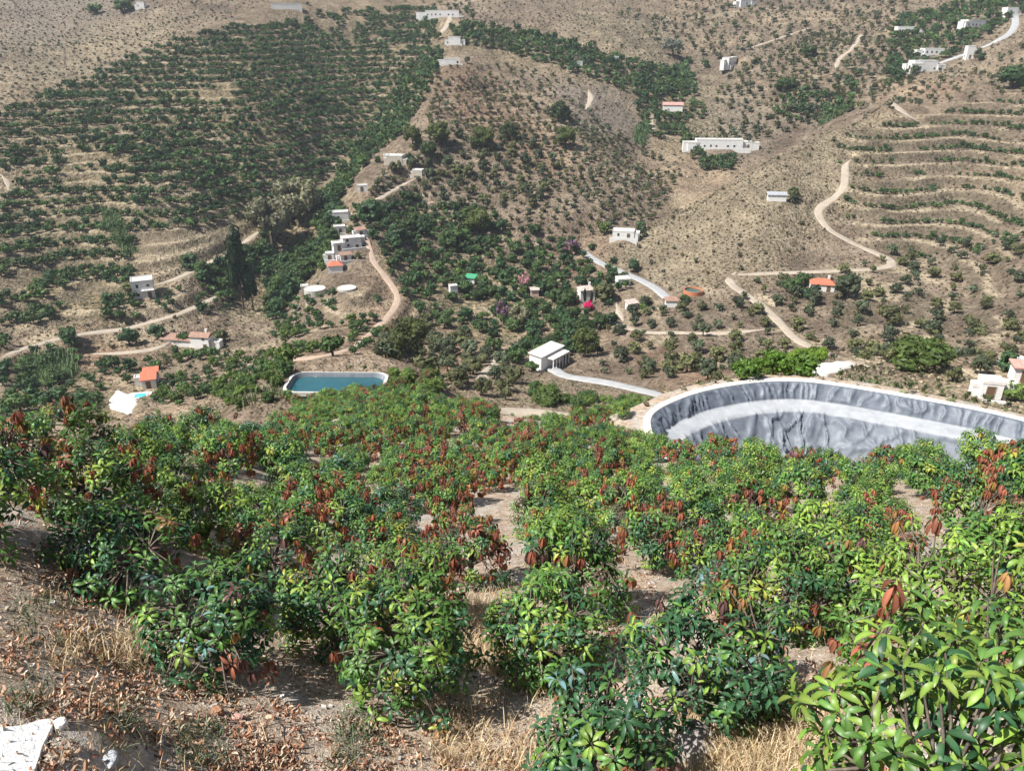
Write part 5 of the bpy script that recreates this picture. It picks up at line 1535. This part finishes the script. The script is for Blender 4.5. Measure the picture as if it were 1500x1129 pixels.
# ---- nearest trees, placed one by one: crown middle in the photograph, radius m, height m, flavour, whorls, separate leaves?, label
NEAR = [
 (1425,1075,0.95,2.9,'bright',100,1,'bright green mango tree filling the bottom right corner',3),
 (880,1100,0.85,1.7,'dark',85,1,'dark leaved mango tree cut by the bottom edge of the picture',4),
 (1050,960,1.10,1.75,'dark',115,1,'dark bluish mango tree with limp brown shoots beside the dry grass',5),
 (600,925,0.98,2.0,'green',115,1,'bright leaved mango tree with a blue painted trunk near the bottom',6),
 (320,905,0.90,1.6,'dark',90,1,'mango tree with hanging red shoots beside the bare lower left ground',7),
 (170,800,1.05,1.55,'dark',100,1,'mango tree with bluish sprayed leaves at the left edge of the orchard',8),
 (390,800,1.05,1.7,'mixed',110,0,'mango tree with yellow and copper shoots behind the bare ground',9),
 (690,800,0.95,1.7,'red',100,0,'mango tree crowned with a big tuft of copper red leaves',10),
 (1390,900,1.05,1.7,'bright',110,1,'bright yellow green mango tree above the bottom right corner tree',11),
 (1150,855,1.00,1.7,'green',105,0,'glossy mango tree beside the sandy path on the right',12),
 (70,650,1.15,2.0,'mixed',120,0,'tall mango tree with red crown tips at the far left',13),
 (820,775,0.90,1.65,'bright',100,0,'round mango tree with open ground and a visible trunk in the middle',14),
 (240,710,1.05,1.7,'mixed',105,0,'mango tree on the left crest in front of the valley',15),
 (130,705,1.05,1.8,'mixed',105,0,'copper tipped mango tree between the left edge and the crest',20),
 (-40,690,1.1,1.9,'green',105,0,'red tipped mango tree cut by the left edge',21),
 (800,915,0.95,1.6,'green',100,0,'mango tree with dry grass in front, left of the dark bluish tree',16),
 (480,880,0.95,1.6,'green',100,0,'mango tree between the red shoot tree and the blue trunk tree',17),
 (1260,850,0.85,1.5,'green',90,0,'small mango tree at the upper end of the sandy path',18),
]
LEAFM = {}
def leaf_obj_mesh(sh, ty, k):
    key = (sh, ty, k)
    if key not in LEAFM:
        V, F = TPL[5][sh]
        LEAFM[key] = np_mesh('leaf', V, F, ML, np.array(LC[ty])[None] * (0.78, 1.0, 1.25)[k] * rib(V), True)
    return LEAFM[key]
placed = []
MANG = []
for u, v, Rr, H, fl, nwh, sep, label, seed in NEAR:
    p_ = hit(u, v, H * (0.72 if seed == 3 else 0.55), 1.0)
    placed.append((p_.x, p_.y, Rr))
    o = thing('mango_tree', label, 'mango tree', p_, 0.0, 'mango trees of the orchard')
    fork, limbs, twigs, leaves = mango(seed * 31, fl, Rr, H, int(nwh * (1.9 if seed == 3 else 1.7)), 0.145 if seed == 3 else 0.15, 1.15 if seed == 3 else 0.28, 0.70 if seed == 3 else 0.52)
    t, ls = wood(fork, limbs, twigs, True, seed)
    t.build('trunk', M['blue_bark'] if seed == 6 else MB_, o, True)
    for l_ in ls:
        l_.build('branch', MB_, o, True)
    if sep:
        W = np.array([l[0] for l in leaves]) + np.array(p_)
        pu, pv = project(W)
        inv = (pu > -20) & (pu < 1520) & (pv > -20) & (pv < 1150)
        dist_ = np.linalg.norm(W, axis=1)
        face = np.array([abs(l[1][:, 2] @ (w_ / d_)) for l, w_, d_ in zip(leaves, W, dist_)])
        score = np.where(inv, (np.array([l[2] for l in leaves]) / dist_) * (0.5 + face) * (1.0 + 1.2 * (dist_ < np.median(dist_))), -1)
        top = set(np.argsort(-score)[:280].tolist())
        rest = [l for k, l in enumerate(leaves) if k not in top]
        for k in sorted(top):
            l = leaves[k]
            lo = add('leaf', leaf_obj_mesh(l[3], l[4], 0 if l[5] < 0.9 else 1 if l[5] < 1.12 else 2), o)
            m4 = Matrix([list(l[1][0] * l[2]) + [l[0][0]], list(l[1][1] * l[2]) + [l[0][1]], list(l[1][2] * l[2]) + [l[0][2]], [0, 0, 0, 1]])
            lo.matrix_local = m4
        fo = add('foliage', leaves_mesh('foliage', rest, 5, seed), o); fo['kind'] = 'stuff'
    else:
        add('crown', leaves_mesh('crown', leaves, 3, seed), o)

# ---- the rest of the orchard: rough rows across the slope
GAPS = [[(0,800),(130,810),(250,870),(230,960),(330,1000),(420,1040),(560,1060),(720,1129),(700,1400),(-200,1400),(-200,800)],
        [(1190,860),(1250,860),(1250,1400),(1000,1400),(1010,1060),(1180,1040)], [(700,595),(850,590),(850,622),(700,615)], [(600,1000),(1250,1129),(1250,1400),(600,1400)]]
CLEAR = [[(725,600),(835,600),(840,610),(725,608)], [(700,750),(755,742),(780,770),(760,790),(705,785)], [(345,695),(395,680),(415,705),(355,722)], [(1310,738),(1370,732),(1380,755),(1310,755)],
         [(1465,782),(1500,780),(1500,805),(1465,802)], [(870,790),(905,785),(910,815),(872,822)], [(1200,900),(1235,895),(1232,990),(1200,980)], [(660,905),(725,900),(820,965),(760,975),(665,935)]]
g = np.random.default_rng(91)
cand = []
sp = 2.2
for i in range(-34, 35):
    for j in range(0, 42):
        x = (i + 0.5 * (j % 2)) * sp + g.normal() * 0.35; y = 4.0 + j * sp * 0.95 + g.normal() * 0.35
        cand.append((x, y))
cand += [(x + g.normal() * 0.6 + 1.1, y + 1.1 + g.normal() * 0.6) for x, y in cand if g.random() < 0.10]
n_m = 0
EXTRA = [tuple(hit(u_, v_, 0.85, 20)[:2]) for u_, v_ in ((905,628),(922,640),(945,648),(968,655),(995,660),(1025,662),(452,572),(478,568),(505,567),(530,566),(553,566),(365,590),(392,582),(420,575),(340,598))]
cand = EXTRA + cand
bandname = {0: 'front rows', 1: 'middle rows', 2: 'upper crest rows', 3: 'last rows'}
look = {'green': 'leafy green', 'bright': 'bright yellow green', 'red': 'red tipped', 'dark': 'dark green', 'mixed': 'green and copper'}
for x, y in cand:
    r = math.hypot(x, y); th = math.atan2(x, y); u0 = 750 + 1133 * x / max(y, 1)
    if r < 7 or r > (92 if 380 < u0 < 620 else 62) or abs(th) > 0.86: continue
    z = float(ground_z(x, y))
    u, v = project(np.array([x, y, z])); uc, vc = project(np.array([x, y, z + 1.0]))
    if u < -160 or u > 1660 or v > 1400: continue
    if any(inpoly(q, np.array([u]), np.array([v]))[0] for q in GAPS): continue
    hs = np.array([[x + dx, y, z + dz] for dx in (-0.3, 0.3) for dz in (0.0, 0.5, 1.0)]); hu, hv = project(hs)
    if any(inpoly(q, hu, hv).any() for q in CLEAR): continue
    if z / r < float(np.max((Z[int(np.interp(th, TH, np.arange(NT))), :] / RR)[(RR < r - 1.0) & (RR > 1)])) - 2.4 / r: continue     # far down behind the crest
    if inpoly(RES_POLY, np.array([x]), np.array([y]))[0] or np.min(np.hypot(RES_POLY[:, 0] - x, RES_POLY[:, 1] - y)) < (0.9 if (x, y) in EXTRA else 1.7): continue
    if (x, y) not in EXTRA and np.min(np.hypot(POND[:, 0] - x, POND[:, 1] - y)) < 2.2 or inpoly(POND, np.array([x]), np.array([y]))[0]: continue
    if (x, y) not in EXTRA and u > 950 and r > 46 - 9 * max(0.0, (u - 1050) / 450): continue
    if u < 220 and r > 20: continue
    if any((x - a) ** 2 + (y - b_) ** 2 < (0.90 * (c_ + 0.95)) ** 2 for a, b_, c_ in placed): continue
    scl = g.uniform(0.78, 1.16)
    placed.append((x, y, 0.95 * scl))
    # flush of red new leaves is strongest across the middle of the slope
    redness = math.exp(-(((u - 620) / 330) ** 2 + ((v - 690) / 75) ** 2)) * 0.8 + 0.26 + (0.25 if u < 180 else 0)
    k = g.random()
    if k < redness: fl = 'red' if g.random() < 0.7 else 'mixed'
    elif u > 850 or v < 640: fl = ('bright', 'green', 'bright', 'mixed')[g.integers(4)]
    else: fl = ('green', 'bright', 'mixed', 'dark')[g.integers(4)]
    lod = 'mid' if r < 19 else 'far'
    cr, tr = VAR[(lod, fl)][g.integers(2)]
    band = 0 if r < 13 else 1 if r < 26 else 2 if u < 950 else 3
    side = 'left part' if u < 450 else 'centre' if u < 900 else 'right part'
    label = f'{look[fl]} mango tree in the {bandname[band]}, {side} of the orchard'
    o = thing('mango_tree', label, 'mango tree', (x, y, z), g.uniform(0, 6.28), 'mango trees of the orchard')
    add('crown', cr, o); add('trunk', tr, o)
    o.scale = (scl, scl, scl * g.uniform(0.9, 1.1))
    MANG.append((o, look[fl] + ' mango tree', (x, y, z + 0.9), u, v))
    n_m += 1
# ------------------------------------------------------------------ litter, dry grass, weeds, stones on the near ground
def near_points(n, rmax, seed, polys=None, clump=None, rmin=3.0):
    g = np.random.default_rng(seed)
    k_ = n * (3 if polys is None else 24)
    th = g.uniform(-0.80, 0.80, k_); r = rmin * (rmax / rmin) ** g.random(k_)
    x, y = np.sin(th) * r, np.cos(th) * r
    z = ground_z(x, y)
    u, v = project(np.stack([x, y, z], 1))
    ok = (u > -80) & (u < 1580) & (v > 560) & (v < 1250)
    if polys is not None:
        k = np.zeros(len(x), bool)
        for q in polys: k |= inpoly(q, u, v)
        ok &= k
    if clump is not None:
        sc, thr, sd = clump
        ok &= fbm(x / sc, y / sc, sd, 3) + 0.25 * g.normal(size=len(x)) > thr
    P = np.stack([x, y, z], 1)[ok]
    return P[:n]
BARE = [(0,790),(140,790),(260,850),(240,960),(330,1010),(480,1050),(560,1060),(720,1150),(0,1250)]
LITTER = foliage_mat('dry_leaf_litter', 0.1, 0.75, 0.2, 0.0)
# fallen leaves, curled
V0, F0 = leaf_tpl(3, 2.0, 0.9, 0.15, 0.25)
def litter(P, size, cols, seed, name, label, mat=LITTER, flat=0.35):
    g = np.random.default_rng(seed); n = len(P)
    a = g.uniform(0, 6.28, n); X = np.stack([np.cos(a), np.sin(a), flat * g.normal(size=n) - 0.15], 1); X /= np.linalg.norm(X, axis=1)[:, None]
    Zu = np.tile(np.array([0, 0, 1.0]), (n, 1)) * np.where(g.random(n) < 0.5, 1, -1)[:, None] + 0.5 * g.normal(size=(n, 3))
    Zu -= X * (Zu * X).sum(1)[:, None]; Zu /= np.linalg.norm(Zu, axis=1)[:, None]; Yv = np.cross(Zu, X)
    Mx = np.stack([X, Yv, Zu], 2); Ln = size * g.uniform(0.6, 1.3, n)
    V = np.einsum('kij,vj->kvi', Mx, V0) * Ln[:, None, None] + (P + np.array([0, 0, 0.025]))[:, None, :]
    cols = np.array(cols); C = np.repeat(cols[g.integers(0, len(cols), n)] * g.uniform(0.7, 1.3, (n, 1)), len(V0), 0)
    F = (F0[None] + (np.arange(n) * len(V0))[:, None, None]).reshape(-1, 3)
    tag(add(name, np_mesh(name, V.reshape(-1, 3), F, mat, C)), label, 'litter', None, 'stuff')
DRY = [(0.40, 0.20, 0.11), (0.27, 0.12, 0.07), (0.50, 0.35, 0.25), (0.19, 0.10, 0.065), (0.44, 0.28, 0.19), (0.42, 0.34, 0.26), (0.52, 0.42, 0.33)]
litter(near_points(17000, 26, 201, None, (0.7, 0.20, 61)), 0.095, DRY, 202, 'leaf_litter', 'fallen dry mango leaves in orange brown drifts under the trees')
litter(near_points(6500, 12.5, 203, [BARE], (0.5, 0.14, 62)), 0.085, DRY, 204, 'leaf_litter', 'drifts of orange brown dry leaves on the bare lower left ground')
# grass blades
def blades(P, h, w, cols, seed, name, label, lean=0.5, per=1, spread=0.06):
    g = np.random.default_rng(seed)
    P = np.repeat(P, per, 0); n = len(P)
    P = P + np.c_[g.normal(0, spread, (n, 2)), np.full(n, -0.01)]
    a = g.uniform(0, 6.28, n); le = h * g.uniform(0.45, 1.25, n); ln = lean * g.uniform(0.2, 1.5, n) * le
    d = np.stack([np.cos(a), np.sin(a)], 1); b_ = g.uniform(0, 6.28, n); q = np.stack([np.cos(b_), np.sin(b_), 0 * b_], 1) * w
    mid = np.c_[P[:, :2] + d * ln[:, None] * 0.35, P[:, 2] + le * 0.6]; tip = np.c_[P[:, :2] + d * ln[:, None], P[:, 2] + le * 0.95]
    V = np.stack([P - q, P + q, mid + q * 0.7, mid - q * 0.7, tip], 1).reshape(-1, 3)
    k = np.arange(n)[:, None] * 5
    F = np.concatenate([k + np.array([[0, 1, 2]]), k + np.array([[0, 2, 3]]), k + np.array([[3, 2, 4]])])
    cols = np.array(cols); C = np.repeat(cols[g.integers(0, len(cols), n)] * g.uniform(0.7, 1.25, (n, 1)), 5, 0)
    tag(add(name, np_mesh(name, V, F, LITTER, C)), label, 'grass', None, 'stuff')
STRAW = [(0.58, 0.45, 0.27), (0.50, 0.37, 0.22), (0.64, 0.53, 0.35), (0.42, 0.29, 0.17)]
blades(near_points(2000, 12, 210, [[(1000,1050),(1100,1040),(1240,1060),(1260,1200),(990,1200)]]), 0.22, 0.006, STRAW, 211, 'dry_grass', 'thick straw coloured dry grass at the bottom centre right', 0.7, 5, 0.07)
blades(near_points(1500, 16, 212, [[(630,880),(740,870),(870,930),(860,1000),(760,1000),(640,970)]]), 0.22, 0.006, STRAW, 213, 'dry_grass', 'straw coloured dry grass between the two dark mango trees', 0.7, 5, 0.07)
blades(near_points(900, 14, 214, [[(60,940),(150,920),(270,930),(230,985),(90,990)], [(620,1020),(800,1000),(800,1129),(640,1129)]], (0.5, -0.1, 70)), 0.2, 0.006, STRAW, 215, 'dry_grass', 'patches of dry grass on the lower left ground', 0.8, 5, 0.07)
blades(near_points(4200, 30, 216, None, (1.1, 0.08, 71)), 0.14, 0.004, STRAW, 217, 'dry_grass', 'thin dry grass scattered through the orchard', 0.9, 3, 0.08)
WEED = [(0.12, 0.15, 0.085), (0.09, 0.12, 0.06), (0.16, 0.18, 0.12)]
blades(near_points(420, 13, 218, [[(20,880),(95,870),(110,950),(20,960)], [(20,1000),(70,1000),(60,1050),(0,1050)], [(150,1030),(205,1030),(200,1100),(150,1100)], [(250,1080),(320,1060),(330,1129),(250,1129)], [(500,1040),(560,1050),(560,1129),(480,1129)]], (0.4, -0.05, 72)), 0.15, 0.007, WEED, 219, 'weeds', 'grey green weeds on the bare lower left ground', 0.9, 7, 0.06)
# twigs
g = np.random.default_rng(230)
mb = MB()
for q in near_points(240, 14, 231):
    a = g.uniform(0, 6.28); L_ = g.uniform(0.15, 0.6); d = Vector((math.cos(a), math.sin(a), 0))
    pts = []
    for k in range(4):
        w_ = Vector(q) + d * (k / 3 - 0.5) * L_ + Vector((g.normal() * .02, g.normal() * .02, 0))
        w_.z = float(ground_z(w_.x, w_.y)) + 0.02 + 0.02 * abs(g.normal()); pts.append(w_)
    mb.tube(pts, [0.007, 0.006, 0.005, 0.003], 4)
tag(add('twigs', mb.mesh('twigs', MB_)), 'dry twigs lying on the orchard soil', 'twigs', None, 'stuff')
# gravel and clods
g = np.random.default_rng(240)
P = near_points(2600, 18, 241, None, None); n = len(P)
sz = 0.011 * (1 + 2.6 * g.random(n) ** 5) * np.clip(np.hypot(P[:, 0], P[:, 1]) / 8, 0.7, 2)
V = 1.2 * CUBV[None] * (sz[:, None, None] * g.uniform(0.6, 1.3, (n, 1, 3))) * (1 + 0.4 * g.uniform(-1, 1, (n, 8, 1))) + (P + np.c_[0 * sz, 0 * sz, sz * 0.3])[:, None, :]
F = (CUBF[None] + (np.arange(n) * 8)[:, None, None]).reshape(-1, 4)
C = np.repeat(np.array([(0.42, 0.34, 0.27), (0.30, 0.25, 0.20), (0.50, 0.46, 0.42), (0.36, 0.24, 0.18)])[g.integers(0, 4, n)] * g.uniform(0.7, 1.3, (n, 1)), 8, 0)
tag(add('gravel', np_mesh('gravel', V.reshape(-1, 3), F, LITTER, C)), 'small stones and clods on the orchard soil', 'gravel', None, 'stuff')
# single stones
def stone(u, v, size, c, label, seed, flat=0.6):
    p_ = hit(u, v, 0, 1.0); g = np.random.default_rng(seed)
    n_ = 14; V = []; F = []
    for i in range(9):
        ph = math.pi * i / 8
        for j in range(n_):
            a = 2 * math.pi * j / n_
            q = np.array([math.cos(a) * math.sin(ph), math.sin(a) * math.sin(ph) * 0.75, math.cos(ph) * flat])
            k = 1 + 0.42 * float(fbm(np.array([q[0] * 1.3 + seed * 3.1 + q[2]]), np.array([q[1] * 1.3 - q[2] * 1.1]), seed, 3)[0])
            q = np.sign(q) * np.abs(q) ** 0.8 * k
            V.append(q * size)
    F = [(i * n_ + j, i * n_ + (j + 1) % n_, (i + 1) * n_ + (j + 1) % n_, (i + 1) * n_ + j) for i in range(8) for j in range(n_)]
    o = add('stone', np_mesh('stone', np.array(V), np.array(F)[:, ::-1], simple_mat('stone_%d' % seed, c, 0.9, 0.25, 9.0, 0.6, fine=30.0), None, False), None, p_ + Vector((0, 0, size * flat * 0.35)), seed * 0.7)
    tag(o, label, 'stone')
stone(320, 1046, 0.085, (0.30, 0.16, 0.09), 'upright brown stone on the lower left ground', 3, 1.1)
stone(348, 1054, 0.075, (0.42, 0.25, 0.20), 'flat pinkish stone beside the upright brown stone', 4, 0.5)
stone(397, 1052, 0.05, (0.50, 0.38, 0.27), 'small pale stone right of the pinkish stone', 5, 0.8)
stone(1018, 1105, 0.30, (0.30, 0.27, 0.25), 'grey boulder at the bottom edge in front of the dry grass', 6, 0.7)
stone(160, 1116, 0.09, (0.42, 0.43, 0.45), 'low bluish grey rock at the bottom left', 7, 0.35)
stone(90, 1062, 0.07, (0.62, 0.60, 0.56), 'white stone at the corner of the concrete slab', 8, 0.6)
# concrete slab in the corner
_o2 = chaikin(np.array([[q.x, q.y] for q in SLAB]), 2)
_o2 = _o2 + 0.018 * np.stack([fbm(_o2[:, 0] * 6, _o2[:, 1] * 6, 5, 2), fbm(_o2[:, 0] * 6, _o2[:, 1] * 6, 9, 2)], 1)
c0 = Vector((float(_o2[:, 0].mean()), float(_o2[:, 1].mean()), 0)); c0.z = float(SLAB_PL @ np.array([c0.x, c0.y, 1]))
top = [(x_ - c0.x, y_ - c0.y, float(SLAB_PL @ np.array([x_, y_, 1])) + 0.025 - c0.z) for x_, y_ in _o2]
n = len(top)
sm = MB().poly(top + [(a, b_, z_ - 0.3) for a, b_, z_ in top], [tuple(range(n))[::-1]] + [(k, (k + 1) % n, n + (k + 1) % n, n + k) for k in range(n)])
o = add('concrete_slab', sm.mesh('concrete_slab', simple_mat('bright_concrete', (0.80, 0.79, 0.76), 0.85, 0.12, 5.0, 0.35, fine=25.0)), None, c0)
o.data.flip_normals() if o.data.polygons[0].normal.z < 0 else None
tag(o, 'white concrete slab edge in the bottom left corner', 'slab')

# ------------------------------------------------------------------ labels that say which tree: by the nearest landmark
SHORT = {'white two-storey cube': 'the white cube house', 'long farmhouse': 'the long tiled farmhouse', 'pink and red': 'the pink roofed villa', 'largest white house': 'the white hamlet', 'small house with bright red': 'the hamlet red roof',
 'pale stone farmhouse': 'the stone farmhouse', 'white cube house on': 'the spur top house', 'long low white': 'the ridge house', 'long white house': 'the long white house', 'white house with chimney': 'the bougainvillea house',
 'tiny white hut among': 'the tiny valley hut', 'small shed with a bright': 'the green roofed shed', 'low white house on': 'the white house above the road bend', 'small brown': 'the brown roofed roadside house',
 'white house with orange': 'the lone red roofed house', 'long white farm': 'the long white farm', 'white house with a pink': 'the pink roofed side valley house', 'long white row': 'the white row of houses', 'pale house group': 'the upper right hamlet',
 'stepped white': 'the stepped white house', 'white house with a flat': 'the white house at the right edge', 'long white barn': 'the top left barn', 'sheet metal': 'the sheet metal ruin', 'tiny white hut beside': 'the gully hut'}
LM = []
for H in HOUSES:
    for k, s_ in SHORT.items():
        if H['l'].startswith(k):
            LM.append((s_, project(np.array(H['p']))))
LM += [('the concrete water tank', (462, 425)), ('the orange water tank', (1015, 428)), ('the tall poplar', (357, 420)), ('the hairpin bend', (1318, 385)), ('the grey eucalyptus', (420, 330)), ('the bare knoll', (290, 365)),
       ('the teal pond', (497, 548)), ('the big round pine', (600, 510)), ('the cane strip', (175, 335)), ('the reservoir', (1180, 560)), ('the large green bush', (1342, 530)), ('the lower left cane', (75, 540))]
ORD = ['nearest', 'second nearest', 'third nearest', 'fourth nearest', 'fifth nearest', 'sixth nearest', 'seventh nearest', 'eighth nearest']
def relabel(items, LM):
    bins = {}
    for o, kind, u, v, grp in items:
        nm, (lu, lv) = min(LM, key=lambda q: math.hypot(q[1][0] - u, q[1][1] - v))
        dx, dy = u - lu, v - lv
        rel = ('left of' if dx < 0 else 'right of') if abs(dx) > abs(dy) else ('above' if dy < 0 else 'below')
        bins.setdefault((kind, rel, nm), []).append((math.hypot(dx, dy), o))
    for (kind, rel, nm), lst in bins.items():
        lst.sort(key=lambda q: q[0])
        for k, (d_, o) in enumerate(lst):
            if len(lst) == 1: o['label'] = f'only {kind} directly {rel} {nm}'
            elif k < 8: o['label'] = f'{ORD[k]} {kind} {rel} {nm}'
            else: o['label'] = f'{kind} farther off, {rel} {nm}'; o['group'] = f'{kind} group farther off, {rel} {nm}'
relabel([(o, kd, *project(np.array(p_)), gp) for o, kd, p_, gp, px in TREES], LM)
LM2 = [('the bottom right corner tree', (1425, 1075)), ('the dark bluish tree', (1050, 960)), ('the blue trunk tree', (600, 925)), ('the red shoot tree', (320, 905)), ('the blue sprayed tree', (170, 800)), ('the copper tufted tree', (690, 800)),
       ('the round open tree', (820, 775)), ('the tall red crowned tree', (70, 650)), ('the left end of the reservoir', (955, 600)), ('the middle of the reservoir rim', (1180, 640)), ('the right end of the reservoir', (1450, 660)), ('the teal pond', (497, 552)),
       ('the twin bare trunks', (370, 690)), ('the sandy patch', (1340, 745)), ('the narrow sandy path', (1218, 730)), ('the light track behind the crest', (790, 600)), ('the glossy path side tree', (1150, 855)), ('the left crest tree', (240, 710)), ('the stony gap', (515, 705)), ('the right edge clearing', (1480, 790)), ('the red flushed middle', (630, 680))]
relabel([(o, kd, *project(np.array(p_)), None) for o, kd, p_, u, v in MANG], LM2)

# ------------------------------------------------------------------ air
hz = bpy.data.materials.new('valley_haze'); hz.use_nodes = True
nt = hz.node_tree; nt.nodes.clear()
ho = nt.nodes.new('ShaderNodeOutputMaterial')
pv = nt.nodes.new('ShaderNodeVolumePrincipled')
pv.inputs['Color'].default_value = (0.80, 0.88, 1.0, 1)
pv.inputs['Density'].default_value = 0.00017
pv.inputs['Anisotropy'].default_value = 0.2
nt.links.new(pv.outputs[0], ho.inputs['Volume'])
x1 = float(np.abs(GX).max()) + 20; y1 = float(GY.max()) + 20; y0 = float(GY.min()) - 20
hb = MB().box(-x1, x1, y0, y1, float(Z.min()) - 1.5, float(Z.max()) + 12)
tag(add('haze', hb.mesh('haze', hz)), 'thin blue summer haze over the valley', None, None, 'stuff')
